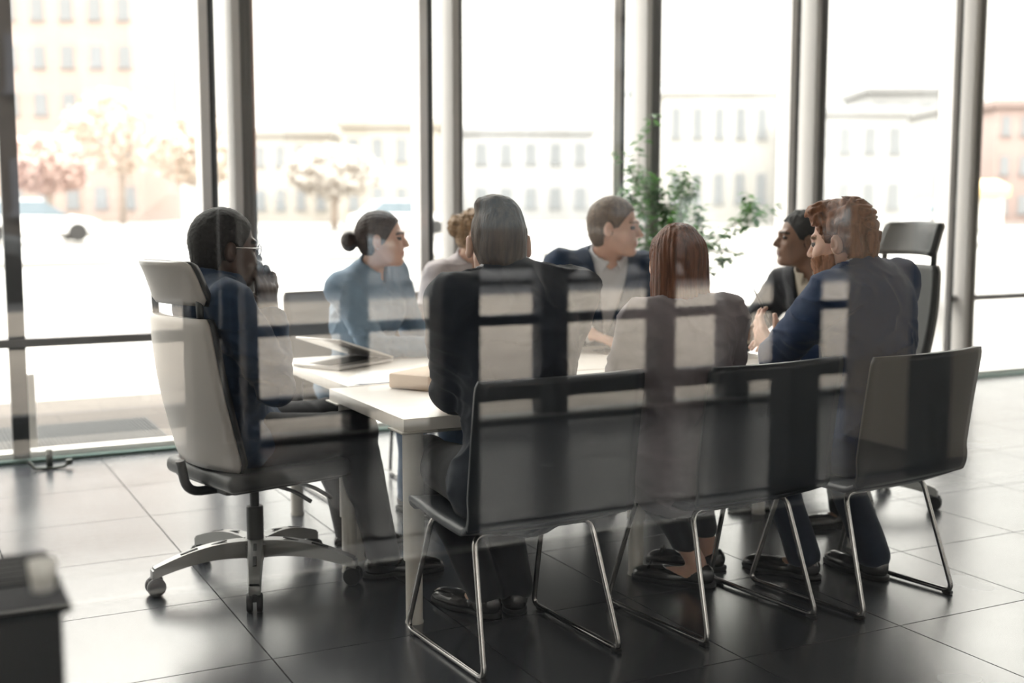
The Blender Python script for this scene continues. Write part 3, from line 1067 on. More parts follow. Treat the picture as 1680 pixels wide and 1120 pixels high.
def table(loc, L, Wd, legs, label, stretcher=True):
    t = empty('meeting_table', (*loc, 0))
    tag(t, label, 'table', 'tables pushed together')
    H = .655
    top = MB().box((L / 2, Wd / 2, H - .02), (L, Wd, .04), bev=.0025)
    top.build('tabletop', M_TABLE, t, auto=True)
    fr = MB()
    fr.box((L / 2, .12, H - .055), (L - .2, .03, .03)); fr.box((L / 2, Wd - .12, H - .055), (L - .2, .03, .03))
    fr.build('frame', M_TLEG, t)
    for lx, ly in legs:
        lg = MB().lathe([(.029, .0), (.029, .004), (.0265, .01), (.0265, .20), (.0325, .202), (.0325, H - .04)], (lx, ly, 0), 28)
        lg.box((lx, ly, H - .043), (.12, .12, .006), bev=.002)
        lg.build('leg', M_TLEG, t, auto=True)
    return t
table((1.365, 3.40), 1.93, .70, [(.05, .05), (.94, .16), (1.87, .07), (.05, .65), (1.87, .65)], 'near pale laminate table with telescopic round legs, box and papers on its corner')
table((1.44, 4.12), 1.90, .87, [(.05, .06), (.05, .80), (1.84, .06), (1.84, .80)], 'far pale laminate table with the laptop on its left end')

def sled_chair(loc, rz, label, shell_m, w=.54, top=.84, name_group='sled base chairs around the table'):
    t = empty('conference_chair', (*loc, 0), rz)
    tag(t, label, 'chair', name_group)
    prof = fillet([(.235, .375), (.215, .415), (.0, .400), (-.205, .400), (-.262, .46), (-.285, .64), (-.315, top)], .06, 6)
    prof = [(p[0], p[1]) for p in [Vector((a[0], a[1], 0)) for a in prof]]
    # resample
    P = [Vector(p) for p in prof]
    Ls = [0]
    for a, b in zip(P[:-1], P[1:]): Ls.append(Ls[-1] + (b - a).length)
    def at(s):
        x = s * Ls[-1]
        for i in range(len(P) - 1):
            if Ls[i + 1] >= x - 1e-9:
                k = (x - Ls[i]) / max(Ls[i + 1] - Ls[i], 1e-9)
                return P[i] * (1 - k) + P[i + 1] * k
        return P[-1]
    seat_end = .50
    def fn(lo, hi, lift):
        def g(a, b):
            s = lo + (hi - lo) * a
            p = at(s)
            x = b * 2 - 1
            hw = (.46 + (w - .46) * min(1, s / .55)) / 2
            e0 = min(s, 1.0) / .07; e1 = (1 - s) / .045
            k = min(1, e0); k2 = min(1, max(e1, 0))
            hw *= (.90 + .10 * math.sqrt(max(0, 1 - (1 - k) ** 2))) * (.965 + .035 * math.sqrt(max(0, 1 - (1 - k2) ** 2)))
            curve = x * x
            if s > .52:
                return (x * hw, p[0] + curve * .035 * min(1, (s - .52) / .12) + lift * .3, p[1])
            return (x * hw, p[0], p[1] + curve * .012 + lift)
        return g
    st = MB().grid(fn(0.0, .54, 0), 26, 17)
    o1 = st.build('seat', shell_m, t, smooth=True)
    bk = MB().grid(fn(.54, 1.0, 0), 26, 17)
    o2 = bk.build('backrest', shell_m, t, smooth=True)
    for o in (o1, o2):
        m = o.modifiers.new('thick', 'SOLIDIFY'); m.thickness = .018; m.offset = 0
    for x in (-1, 1):
        pts = fillet([(x * .10, -.13, .382), (x * .195, -.13, .382), (x * .225, -.245, .012), (x * .225, .245, .012), (x * .195, .13, .382), (x * .10, .13, .382)], .035, 6)
        MB().tube(pts, .0085, 12).build('sled_frame', M_CHROME, t, smooth=True)
        for y in (-.225, .20):
            MB().box((x * .225, y, .007), (.018, .035, .013), bev=.004).build('glide', M_RUB, t, auto=True)
    for y in (-.13, .13):
        MB().tube([(-.10, y, .382), (.10, y, .382)], .0085, 10).build('seat_rail', M_CHROME, t, smooth=True)
    return t

sled_chair((1.605, 3.155), math.radians(3), 'dark shell sled chair under the man in the charcoal suit', M_SHELL)
sled_chair((2.30, 3.115), math.radians(6), 'dark shell sled chair under the long haired woman in the mauve shirt', M_SHELL)
sled_chair((2.865, 3.09), math.radians(8), 'dark shell sled chair under the red haired man in the blue blazer', M_SHELL)
sled_chair((1.90, 5.20), math.radians(182), 'taupe chair behind the woman with the dark bun', M_SHELL_T, .56, .90, 'taupe chairs on the far side')
sled_chair((2.50, 5.42), math.radians(178), 'taupe chair behind the blonde woman, mostly hidden', M_SHELL_T, .56, .86, 'taupe chairs on the far side')
sled_chair((3.02, 5.12), math.radians(180), 'taupe chair behind the man in the navy blazer, mostly hidden', M_SHELL_T, .54, .84, 'taupe chairs on the far side')

def office_chair(loc, rz, label, hz=0.0, shell_m=None, base_rz=0.0):
    t = empty('office_chair', (*loc, 0), rz)
    tag(t, label, 'chair')
    # five star base
    MB().lathe([(.030, .085), (.050, .095), (.052, .135), (.036, .15)], n=24).build('hub', M_GREYM, t, auto=True)
    for k in range(5):
        a = base_rz + k * math.tau / 5
        R = Matrix.Rotation(a, 3, 'Z')
        vs = []; N = 10
        mb = MB()
        def leg(s, c):
            x = .035 + s * .315
            top_z = .150 - .055 * s ** 1.6 + .010 * math.sin(s * math.pi)
            hgt = .060 - .026 * s
            wid = .058 - .018 * s
            u = c * 4
            pts = [(-.5, 0), (.5, 0), (.42, 1), (-.42, 1), (-.5, 0)]
            i = min(int(u), 3); f = u - i
            px_ = pts[i][0] * (1 - f) + pts[i + 1][0] * f
            pz = pts[i][1] * (1 - f) + pts[i + 1][1] * f
            return R @ Vector((x, px_ * wid, top_z - hgt + pz * hgt))
        mb.grid(leg, 14, 17)
        e = R @ Vector((.352, 0, .072))
        mb.box(e, (.012, .038, .034), Euler((0, 0, a)), bev=.004)
        lg = mb.build('leg', M_GREYM, t, auto=True)
        for q in (.30, .62):
            c_ = R @ Vector((.035 + q * .315, 0, .150 - .055 * q ** 1.6 + .010 * math.sin(q * math.pi) + .001))
            MB().box(c_, (.060, .012, .003), Euler((0, math.radians(9 + 8 * q), a), 'XYZ'), bev=.001).build('slot', M_DEEP, lg)
        w = R @ Vector((.345, 0, .030))
        cs = MB()
        tn_ = R @ Vector((0, 1, 0))
        for sgn in (-1, 1):
            cs.lathe([(.012, -.010), (.029, -.010), (.031, -.006), (.031, .006), (.027, .010), (.010, .010)], Vector((w.x, w.y, .031)) + tn_ * .016 * sgn, 24, axis=tn_)
        cs.lathe([(.006, 0), (.006, .035)], (w.x, w.y, .045), 10)
        cs.box((w.x, w.y, .050), (.05, .020, .026), Euler((0, 0, a)), bev=.008)
        cs.build('caster', M_RUB, t, auto=True)
    MB().lathe([(.029, .14), (.029, .262), (.026, .265)], n=24).lathe([(.016, .26), (.016, .36 + hz)], n=20).build('gas_lift', M_PLAST, t, auto=True)
    mc = MB().box((0, -.02, .355 + hz), (.16, .26, .045), bev=.012)
    mc.tube(fillet([(0, -.12, .345 + hz), (0, -.25, .35 + hz), (0, -.27, .46 + hz)], .05), .016, 10)
    mc.build('mechanism', M_PLAST, t, auto=True)
    for x, y in ((.12, .10), (.14, .02)):
        MB().tube(fillet([(.06, y, .35 + hz), (.20, y + .02, .345 + hz), (.255, y + .05, .315 + hz)], .03), [.007] * 8, 8).build('lever', M_PLAST, t, smooth=True)
    st = MB().box((0, .02, .405 + hz), (.48, .47, .060), bev=.026, seg=4)
    st.box((0, .02, .375 + hz), (.42, .42, .02), bev=.008)
    st.build('seat', M_PLAST, t, auto=True)
    def back(front):
        def g(a, b):
            x = b * 2 - 1
            z = .44 + a * .50
            y = -.215 - .030 * math.sin(a * math.pi * .9) - .085 * a ** 1.5 + (.05 * x * x)
            hw = .225 + .012 * math.sin(a * math.pi) - .02 * a
            k = min(1, a / .08, (1 - a) / .08)
            hw *= .93 + .07 * math.sqrt(max(0, 1 - (1 - k) ** 2))
            return (x * hw, y + (.018 if front else 0), z + hz)
        return g
    o = MB().grid(back(False), 22, 17).build('back_shell', shell_m, t, smooth=True)
    m = o.modifiers.new('t', 'SOLIDIFY'); m.thickness = .014; m.offset = 0
    o = MB().grid(back(True), 22, 17).build('back_cushion', M_PLAST, t, smooth=True)
    m = o.modifiers.new('t', 'SOLIDIFY'); m.thickness = .022; m.offset = 0
    def hr(front):
        def g(a, b):
            x = b * 2 - 1
            z = .985 + a * .135
            y = -.305 - .05 * a + .055 * x * x - (.04 * (a - .6) ** 2 if a > .6 else 0)
            hw = .185 - .012 * a
            k = min(1, a / .15, (1 - a) / .15)
            hw *= .90 + .10 * math.sqrt(max(0, 1 - (1 - k) ** 2))
            return (x * hw, y + (.018 if front else 0), z + hz)
        return g
    h1 = MB().grid(hr(False), 12, 15).build('headrest', shell_m, t, smooth=True)
    m = h1.modifiers.new('t', 'SOLIDIFY'); m.thickness = .014; m.offset = 0
    h2 = MB().grid(hr(True), 12, 15).build('headrest_pad', M_PLAST, h1, smooth=True)
    m = h2.modifiers.new('t', 'SOLIDIFY'); m.thickness = .022; m.offset = 0
    for x in (-.16, .16):
        MB().tube([(x, -.262, .90 + hz), (x * 1.0, -.268, 1.02 + hz)], .012, 8, flat=.6).build('headrest_bracket', M_PLAST, t, smooth=True)
    return t
M_PALE = mat('pale_shell', (.55, .52, .49), .4)
office_chair((1.09, 4.10), math.radians(-76), 'high backed office chair with pale shell and star base under the man in denim', 0.0, M_PALE, math.radians(42))
office_chair((3.72, 4.02), math.radians(85), 'high backed grey office chair behind the man in the dark suit at the right end', .10, mat('grey_shell', (.27, .26, .25), .5), math.radians(10))

# ---- things on the table
TZ = .655
lp = empty('laptop', (1.63, 4.70, TZ), math.radians(30))
tag(lp, 'slim silver laptop, lid nearly shut, at the left end of the far table', 'laptop')
ML = mat('laptop_silver', (.62, .61, .60), .3, .5)
MB().box((0, 0, .009), (.34, .24, .014), bev=.004).build('base', ML, lp, auto=True)
MB().box((0, .0, .0165), (.30, .12, .002), bev=.0005).build('keyboard', M_PLAST, lp)
ld = MB().box((-.165 * math.cos(math.radians(17)) + .168, 0, .020 + .165 * math.sin(math.radians(17))), (.34, .24, .008), Euler((0, math.radians(17), 0)), bev=.003)
ld.build('lid', ML, lp, auto=True)
def flat_sheet(name, pts, z, m, label, cat, th=.0012, group=None):
    cx = sum(p[0] for p in pts) / len(pts); cy = sum(p[1] for p in pts) / len(pts)
    mb = MB().prism([(p[0] - cx, p[1] - cy) for p in pts], 0, th)
    return mesh_thing(name, mb, m, label, cat, group, org=(cx, cy, z), auto=False)
M_PAPER = mat('paper', (.82, .82, .82), .7)
flat_sheet('paper_sheet', [(1.50, 4.30), (1.50, 4.14), (1.80, 4.16), (1.86, 4.46), (1.62, 4.46)], TZ, M_PAPER, 'white sheet of paper on the table corner, between laptop and brown box', 'paper')
flat_sheet('folder', [(1.47, 4.135), (1.50, 4.125), (1.76, 4.13), (1.75, 4.155), (1.5, 4.15)], TZ, mat('blue_folder', (.03, .05, .11), .5), 'thin dark blue folder edge showing under the white sheet', 'folder', .001)
flat_sheet('paper_sheet', [(2.05, 3.47), (2.28, 3.44), (2.32, 3.74), (2.09, 3.77)], TZ, M_PAPER, 'white sheet of paper on the table between the suited man and the long haired woman', 'paper')
flat_sheet('paper_sheet', [(2.42, 3.60), (2.64, 3.62), (2.62, 3.93), (2.40, 3.90)], TZ, M_PAPER, 'white sheet of paper beside the clasped hands on the near table', 'paper')
flat_sheet('paper_sheet', [(3.02, 3.44), (3.22, 3.50), (3.16, 3.76), (2.96, 3.70)], TZ, M_PAPER, 'white sheet of paper at the right end of the near table', 'paper')
bxm = MB().box((0, 0, .028), (.17, .24, .054), bev=.008)
bo = mesh_thing('cardboard_box', bxm, mat('kraft', (.50, .385, .29), .7, var=.06), 'small brown cardboard box with a pale mark on the near table corner', 'box', org=(1.70, 4.00, TZ), rz=math.radians(-58))
mk = MB()
mk.box((-.0865, -.02, .034), (.001, .016, .016)); mk.box((-.0865, .012, .034), (.001, .016, .016)); mk.box((-.0865, -.004, .026), (.001, .02, .010))
mk.box((-.0865, -.004, .006), (.001, .05, .002))
mk.build('printed_mark', mat('pale_print', (.66, .55, .46), .7), bo)
tb = MB().box((0, 0, .005), (.17, .24, .009), bev=.003)
to = mesh_thing('tablet', tb, mat('tablet_grey', (.12, .12, .125), .4), 'dark grey tablet under the hand of the man in the navy blazer', 'tablet', org=(2.86, 4.52, TZ), rz=math.radians(20))
MB().box((0, 0, .0098), (.155, .222, .001)).build('screen', mat('dark_screen', (.02, .02, .024), .08), to)

# ---- dark cabinet close behind the glass, lower left corner
cb = empty('cabinet', (-.258, 1.68, 0))
tag(cb, 'dark low cabinet at the lower left corner, out of focus, close to the glass', 'cabinet')
MB().box((0, 0, .40), (.86, .24, .80), bev=.006).build('body', mat('cabinet_dark', (.006, .007, .009), .6), cb, auto=True)
MB().box((0, 0, .806), (.88, .26, .014), bev=.004).build('top', mat('cabinet_top', (.010, .011, .013), .9, spec=.15), cb, auto=True)
cu = MB().lathe([(.014, 0), (.018, .036), (.0185, .038), (.016, .036), (.012, .004)], n=24)
MC = mat('cup_white', (.85, .84, .82), .6)
n_ = MC.node_tree; t_ = n_.nodes.new('ShaderNodeBsdfTranslucent'); t_.inputs[0].default_value = (.95, .94, .92, 1)
x_ = n_.nodes.new('ShaderNodeMixShader'); x_.inputs[0].default_value = .6
n_.links.new(n_.nodes['Principled BSDF'].outputs[0], x_.inputs[1]); n_.links.new(t_.outputs[0], x_.inputs[2]); n_.links.new(x_.outputs[0], n_.nodes['Material Output'].inputs[0])
mesh_thing('paper_cup', cu, MC, 'tiny white cup on the corner of the dark cabinet', 'cup', org=(.156, 1.62, .813))

# ---- ficus by the window
pt = empty('potted_ficus', (4.16, 5.98, 0))
tag(pt, 'tall leafy green potted ficus by the window behind the long haired woman', 'plant')
MB().lathe([(.13, 0), (.17, .02), (.20, .34), (.21, .35), (.205, .36), (.185, .35), (.18, .30)], n=36).build('pot', mat('pot_grey', (.30, .29, .28), .6), pt, auto=True)
MB().lathe([(.175, .30), (.02, .32)], n=30).build('soil', mat('soil', (.03, .02, .015), .95), pt)
rnd = random.Random(5)
tr = MB(); lv = MB()
tips = []
def branch(p, d, L, r, depth):
    n = 6; pts = [Vector(p)]; dd = Vector(d).normalized()
    for i in range(n):
        dd = (dd + Vector((rnd.uniform(-.16, .16), rnd.uniform(-.16, .16), rnd.uniform(-.04, .12)))).normalized()
        pts.append(pts[-1] + dd * L / n)
    tr.tube(pts, [r * (1 - .6 * i / n) for i in range(n + 1)], 6)
    for i in range(1, n + 1):
        if depth >= 1: tips.append((pts[i], dd.copy(), depth))
    if depth < 3:
        for k in range(3 if depth == 1 else 2 + (depth == 0) * 2):
            i = rnd.randint(2, n)
            a = rnd.uniform(0, math.tau)
            nd = (dd * .75 + Vector((math.cos(a), math.sin(a), rnd.uniform(.0, .5))) * .65)
            branch(pts[i], nd, L * rnd.uniform(.5, .7), r * .5, depth + 1)
branch((0, 0, .32), (-.05, 0, 1), .76, .013, 0)
branch((.02, .01, .32), (.16, 0, 1), .62, .011, 0)
def leaf(p, d, size):
    d = Vector(d).normalized()
    s = d.cross(Vector((rnd.uniform(-.4, .4), rnd.uniform(-.4, .4), 1))).normalized()
    u = s.cross(d)
    prof = [(0, .06), (.2, .55), (.45, 1.0), (.7, .72), (.9, .25), (1.0, .0)]
    vs = []; 
    for t, w in prof:
        c = p + d * size * t - Vector((0, 0, 1)) * size * .25 * t * t
        hw = size * .24 * w
        vs += [c - s * hw + u * hw * .35, c, c + s * hw + u * hw * .35]
    fs = []
    for i in range(len(prof) - 1):
        a = i * 3
        fs += [(a, a + 1, a + 4, a + 3), (a + 1, a + 2, a + 5, a + 4)]
    lv.add(vs, fs)
for p, d, dp in tips:
    for k in range(4 if dp > 1 else 3):
        a = rnd.uniform(0, math.tau)
        q = p + Vector((math.cos(a), math.sin(a), rnd.uniform(-.5, .5))) * .012
        leaf(q, Vector((math.cos(a), math.sin(a), rnd.uniform(-.7, .35))) + d * .3, rnd.uniform(.045, .075))
for k in range(70):     # a trailing bunch lower down
    z = rnd.uniform(.72, 1.05); a = rnd.uniform(0, math.tau)
    q = Vector((.11 + rnd.uniform(-.05, .05), rnd.uniform(-.05, .05), z))
    leaf(q, Vector((math.cos(a), math.sin(a), -.7)), rnd.uniform(.045, .07))
tr.build('trunk', mat('bark', (.16, .12, .09), .8), pt, smooth=True)
MF = mat('ficus_leaf', (.045, .125, .040), .4, var=.35, vscale=20)
b_ = MF.node_tree.nodes['Principled BSDF']; b_.inputs['Transmission Weight'].default_value = 0.0
nt_ = MF.node_tree
tl_ = nt_.nodes.new('ShaderNodeBsdfTranslucent'); tl_.inputs[0].default_value = (.10, .26, .05, 1)
ms_ = nt_.nodes.new('ShaderNodeMixShader'); ms_.inputs[0].default_value = .35
nt_.links.new(b_.outputs[0], ms_.inputs[1]); nt_.links.new(tl_.outputs[0], ms_.inputs[2])
nt_.links.new(ms_.outputs[0], nt_.nodes['Material Output'].inputs[0])
fo = lv.build('foliage', MF, pt, smooth=True)
print('leaves', len(lv.f) // 10, 'top', max(v[2] for v in lv.v))
# ---------------------------------------------------------------- outside: cars, houses, trees
M_TYRE = mat('tyre', (.02, .02, .02), .8)
M_CGLASS = mat('car_glass', (.06, .09, .11), .12, spec=.6)
M_LAMP = mat('car_lamp', (.6, .58, .55), .2)
def car(loc, rz, paint, label, group):
    t = empty('car', (*loc, 0), rz)
    tag(t, label, 'car', group)
    st = [(-2.15, .42, .62, .70), (-2.05, .30, .86, .80), (-1.3, .25, .96, .86), (-.6, .24, .98, .88), (.6, .24, .95, .88), (1.3, .25, .90, .86), (1.95, .28, .78, .80), (2.15, .40, .60, .68)]
    ring = [(-1, .15), (-1, .6), (-.93, .9), (-.7, 1), (.7, 1), (.93, .9), (1, .6), (1, .15), (.85, 0), (-.85, 0)]
    vs = []; fs = []; n = len(ring)
    for (x, z0, z1, w) in st:
        for (a, b) in ring: vs.append((x, a * w, z0 + (z1 - z0) * b))
    for i in range(len(st) - 1):
        for k in range(n):
            l = (k + 1) % n; fs.append((i * n + k, i * n + l, (i + 1) * n + l, (i + 1) * n + k))
    fs.append(tuple(range(n))[::-1]); fs.append(tuple((len(st) - 1) * n + k for k in range(n)))
    MB().add(vs, fs).build('body', paint, t, auto=True)
    def cabin(k, z1):
        c = [(-1.75, .92), (-1.05, z1), (.25, z1), (1.10, .90)]
        v2 = []
        for (x, z) in c:
            wt = .82 if z < 1 else .62
            v2 += [(x, -wt * k, z), (x, wt * k, z)]
        return v2, [(0, 1, 3, 2), (2, 3, 5, 4), (4, 5, 7, 6), (0, 2, 4, 6), (1, 7, 5, 3), (0, 6, 7, 1)]
    v2, f2 = cabin(1.0, 1.44)
    MB().add(v2, f2).build('window_glass', M_CGLASS, t)
    MB().box((-.40, 0, 1.45), (1.36, 1.26, .05), bev=.02).build('roof', paint, t, auto=True)
    for x in (-1.35, 1.35):
        for y in (-.82, .82):
            MB().lathe([(.20, -.10), (.32, -.10), (.33, -.07), (.33, .07), (.32, .10), (.20, .10)], (x, y, .33), 24, axis=(0, 1, 0)).build('wheel', M_TYRE, t, auto=True)
    for y in (-.6, .6):
        MB().box((2.08, y, .66), (.12, .34, .12), bev=.03).build('headlight', M_LAMP, t, auto=True)
    return t
VB = 2 * GV
paints = [((.32, .40, .48), 'pale blue'), ((.05, .055, .06), 'black'), ((.55, .55, .56), 'silver'), ((.10, .11, .12), 'dark grey'), ((.50, .52, .55), 'light grey')]
for k, (x, pi) in enumerate(((4.9, 0), (9.5, 1), (14.2, 3), (18.9, 1), (23.6, 2), (.1, 3))):
    col, nm = paints[pi]
    car((x, VB - 18.6), math.radians(3), mat('paint_' + nm.replace(' ', '_'), col, .35), nm + ' car parked across the forecourt behind the camera, ' + ('first', 'second', 'third', 'fourth', 'fifth', 'far end')[k] + ' of the row', 'cars parked behind the camera')
car((4.6, 46), math.radians(4), mat('paint_white', (.78, .77, .76), .35), 'white car on the road seen through the left window', 'cars on the road')
car((20.0, 50), math.radians(2), mat('paint_white', (.78, .77, .76), .35), 'white car on the road seen through the middle windows', 'cars on the road')
car((49, 47), math.radians(2), mat('paint_silver', (.55, .55, .56), .3), 'silver car on the road seen through the window at the far right', 'cars on the road')

M_WIN = mat('far_window', (.20, .21, .22), .5)
def building(cx, cy, w, d, h, col, nx, nz, label, roof=None, ang=0.0, wc=None, group='buildings across the road', front=-1, cat='building'):
    t = empty('building', (cx, cy, 0), ang)
    tag(t, label, cat, group)
    mname = 'facade_%d_%d' % (int(cx * 10), int(cy * 10))
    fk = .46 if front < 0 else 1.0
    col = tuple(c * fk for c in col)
    m = mat(mname, col, .9, var=.05, vscale=.3)
    MB().box((0, 0, h / 2), (w, d, h), bev=.05).build('walls', m, t, auto=True)
    MB().box((0, 0, h + .25), (w + .6, d + .6, .5), bev=.05).build('roof', mat('roof_' + mname, roof or tuple(c * .85 for c in col), .8), t, auto=True)
    wm = mat('win_' + mname, wc, .3) if wc else M_WIN
    y = front * d / 2
    for i in range(nx):
        for j in range(nz):
            x = -w / 2 + (i + .5) * w / nx; z = h * (j + .55) / nz
            ww = w / nx * .42; hh = h / nz * .45
            mb = MB().box((x, y, z), (ww, .16, hh))
            mb.box((x, y + front * .06, z - hh / 2 - .05), (ww + .2, .2, .1))
            mb.build('window', wm, t)
    return t
def dirpt(px_, dist):
    """ground point at image column px_ (for laying out the street), distance along the view axis"""
    X = (px_ - 840) / F_PX * dist
    return (X * math.cos(YAW) + dist * math.sin(YAW), -X * math.sin(YAW) + dist * math.cos(YAW))
B = [
    (120, 92, 14, 10, 26, (.84, .66, .58), 7, 8, 'tall pale pink apartment block beyond the road at the far left', None),
    (480, 90, 7, 8, 6.0, (.86, .80, .72), 5, 2, 'low cream building beyond the road behind the bun haired woman', None),
    (650, 80, 6, 7, 6.0, (.86, .78, .68), 4, 2, 'small beige house with flat roof beyond the road', None),
    (850, 96, 11, 8, 6.5, (.80, .80, .80), 6, 2, 'long low grey building beyond the road left of the ficus', None),
    (1095, 104, 6, 7, 10.5, (.62, .68, .70), 3, 3, 'blue grey building rising behind the ficus', None),
    (1195, 86, 10, 7, 8.6, (.84, .82, .78), 7, 2, 'cream building with a row of tall windows right of the ficus', (.55, .55, .55)),
    (1375, 78, 6, 7, 6.6, (.82, .82, .82), 4, 2, 'white building with dark windows behind the seated men at the right', None),
    (1470, 108, 8, 8, 10.5, (.62, .62, .62), 4, 3, 'grey roofed block behind the white building at the right', None),
    (1665, 80, 6, 7, 7.2, (.66, .50, .46), 5, 3, 'pinkish brick building at the far right', None),
    (1560, 92, 5, 7, 7.8, (.74, .73, .72), 3, 3, 'pale grey block left of the pinkish brick building', None),
]
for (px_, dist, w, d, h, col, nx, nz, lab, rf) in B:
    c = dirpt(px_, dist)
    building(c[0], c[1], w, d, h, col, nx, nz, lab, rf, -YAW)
# kiosk with an awning at the right
c = dirpt(1602, 62)
ko = empty('kiosk', (c[0], c[1], 0), -YAW)
tag(ko, 'small pale kiosk with a yellow awning far outside at the right', 'kiosk')
MB().box((0, 0, .9), (1.8, 1.6, 1.8), bev=.03).build('body', mat('kiosk_white', (.7, .7, .68), .7), ko, auto=True)
MB().box((0, -.5, 2.1), (2.0, 1.8, .5), Euler((math.radians(12), 0, 0)), bev=.05).build('awning', mat('awning_yellow', (.85, .62, .30), .7), ko, auto=True)

def far_tree(px_, dist, h, r, col, label, seed):
    c = dirpt(px_, dist)
    t = empty('tree', (c[0], c[1], 0))
    tag(t, label, 'tree', 'trees beyond the road')
    rg = random.Random(seed)
    m1 = MB().tube([(0, 0, 0), (.05, 0, h * .4), (0, .05, h * .75)], [.22, .16, .05], 8)
    for k in range(9):
        a = rg.uniform(0, math.tau); z = h * rg.uniform(.35, .6)
        m1.tube([(0, 0, z), (math.cos(a) * r * .5, math.sin(a) * r * .5, z + h * .18), (math.cos(a) * r * .8, math.sin(a) * r * .8, z + h * .32)], [.08, .05, .02], 5)
    m1.build('trunk', mat('far_bark', (.32, .26, .22), .9), t, smooth=True)
    lb = MB()
    for k in range(900):
        v = Vector((rg.gauss(0, 1), rg.gauss(0, 1), rg.gauss(0, 1))).normalized() * rg.uniform(.35, 1) ** .5
        p = Vector((v.x * r, v.y * r, h * .68 + v.z * h * .32))
        q = Vector((rg.gauss(0, 1), rg.gauss(0, 1), rg.gauss(0, 1))).normalized() * .30
        w2 = q.orthogonal().normalized() * .2
        lb.add([p - q, p + w2, p + q, p - w2], [(0, 1, 2, 3)])
    lb.build('foliage', mat('leafy_' + label[:6].strip().replace(' ', '_'), col, .9), t)
far_tree(205, 78, 8.5, 3.6, (.52, .43, .36), 'peach leaved tree before the pink apartment block', 1)
far_tree(85, 66, 5.0, 2.4, (.50, .36, .32), 'reddish leaved small tree at the far left beyond the road', 2)
far_tree(330, 70, 6.5, 3.0, (.52, .44, .37), 'amber leaved tree left of the second window post', 3)
far_tree(550, 66, 4.4, 2.6, (.48, .44, .40), 'beige bare looking tree beyond the road above the bun haired woman', 4)

# behind the camera (mirrored in the glass)
building(2.5, VB - 40, 7.5, 9, 13, (.22, .19, .17), 4, 4, 'brown apartment block across the forecourt behind the camera, tallest there', None, 0, (.30, .30, .34), 'buildings behind the camera', 1)
building(22.0, VB - 46, 14, 9, 8.5, (.17, .17, .175), 7, 3, 'grey office building across the forecourt behind the camera', None, 0, (.25, .27, .30), 'buildings behind the camera', 1)
building(11.0, VB - 46, 1.6, 6, 15, (.62, .20, .09), 1, 3, 'narrow orange tower across the forecourt behind the camera', None, 0, (.35, .12, .06), 'buildings behind the camera', 1)
building(36.0, VB - 46, 12, 9, 10, (.2, .18, .17), 6, 3, 'brown brick building at the far side of the forecourt behind the camera', None, 0, None, 'buildings behind the camera', 1)
# ---------------------------------------------------------------- the eight people
SK_FAIR = mat('skin_fair', (.60, .375, .285), .5, sss=.12)
SK_WARM = mat('skin_warm', (.56, .34, .255), .5, sss=.12)
SK_BROWN = mat('skin_brown', (.20, .105, .065), .45, sss=.05)
SK_DARK = mat('skin_dark', (.055, .030, .022), .42)
LIP = mat('lips', (.42, .17, .15), .4)
LIP_D = mat('lips_dark', (.12, .05, .045), .4)
EYE = mat('eye_dark', (.05, .04, .04), .15)
BROW = mat('brow_dark', (.05, .03, .022), .7)
BROW_L = mat('brow_light', (.22, .13, .08), .7)
def hairmat(n, c):
    return mat(n, c, .55, bump=.9, bscale=160, var=.4, vscale=70, stretch=(1, 1, .15), spec=.3)
H_BROWN = hairmat('hair_brown', (.060, .036, .023))
H_DARK = hairmat('hair_dark', (.040, .026, .022))
H_BLACK = mat('hair_black', (.012, .011, .011), .7, bump=.8, bscale=400)
H_BLOND = hairmat('hair_blond', (.27, .175, .10))
H_SAND = hairmat('hair_sand', (.115, .075, .046))
H_CHEST = hairmat('hair_chestnut', (.15, .058, .030))
H_RED = hairmat('hair_red', (.20, .085, .042))
def cloth(n, c, var=.08, rough=.85, sheen=.15):
    return mat(n, c, rough, bump=.35, bscale=700, var=var, vscale=30, sheen=sheen, spec=.2)
C_CHAR = cloth('suit_charcoal', (.020, .026, .038))
C_BLUE = cloth('blazer_blue', (.014, .034, .088))
C_NAVY = cloth('blazer_navy', (.012, .028, .062))
C_DARK = cloth('suit_dark', (.022, .024, .030))
C_DENIM = cloth('denim_shirt', (.026, .048, .092), .15)
C_SKY = cloth('shirt_pale_blue', (.22, .31, .41), .06)
C_MAUVE = cloth('shirt_mauve', (.22, .195, .215), .06)
C_WHITE = cloth('shirt_white', (.62, .63, .66), .03)
C_BEIGE = cloth('shirt_beige', (.52, .47, .39), .03)
C_LILAC = cloth('blouse_grey', (.48, .44, .45), .05)
C_TROU = cloth('trousers_black', (.018, .019, .023))
C_TNAVY = cloth('trousers_navy', (.018, .026, .045))
C_JEANS = cloth('jeans_blue', (.14, .20, .30), .15)
L_BLACK = mat('leather_black', (.02, .019, .019), .22, coat=.4)
L_SOLE = mat('sole_black', (.012, .012, .012), .6)

def V3(*a): return np.array(a, float)

# man in charcoal suit, from behind
p = Person((1.605, 3.10), 93, (1.572, 3.175, 1.185), 73, (1.535, 3.47, .715), (1.69, 3.48, .715),
           'person seen from behind in a charcoal suit with short brown hair',
           1.06, head_pitch=-8, neck=(1.590, 3.115, 1.085), sh_w=.19, poleL=(-.12, -.75, -1), poleR=(.35, -.75, -1),
           knee=((1.50, 3.52, .50), (1.72, 3.52, .50)), feet=((1.64, 3.42), (1.75, 3.42)),
           handL=dict(fd=(.5, .8, -.05), pn=(0, 0, -1), curl=.3), handR=dict(fd=(-.5, .8, -.05), pn=(0, 0, -1), curl=.3))
p.footdir = [V3(-.35, .9, 0), V3(.35, .9, 0)]
p.body(SK_FAIR, LIP, EYE, BROW)
p.hair('short_side', H_BROWN)
p.shirt(C_WHITE, 11, .002, sleeves=False)
p.jacket(C_CHAR, 12, amp=.010, hem=.13, off=.020)
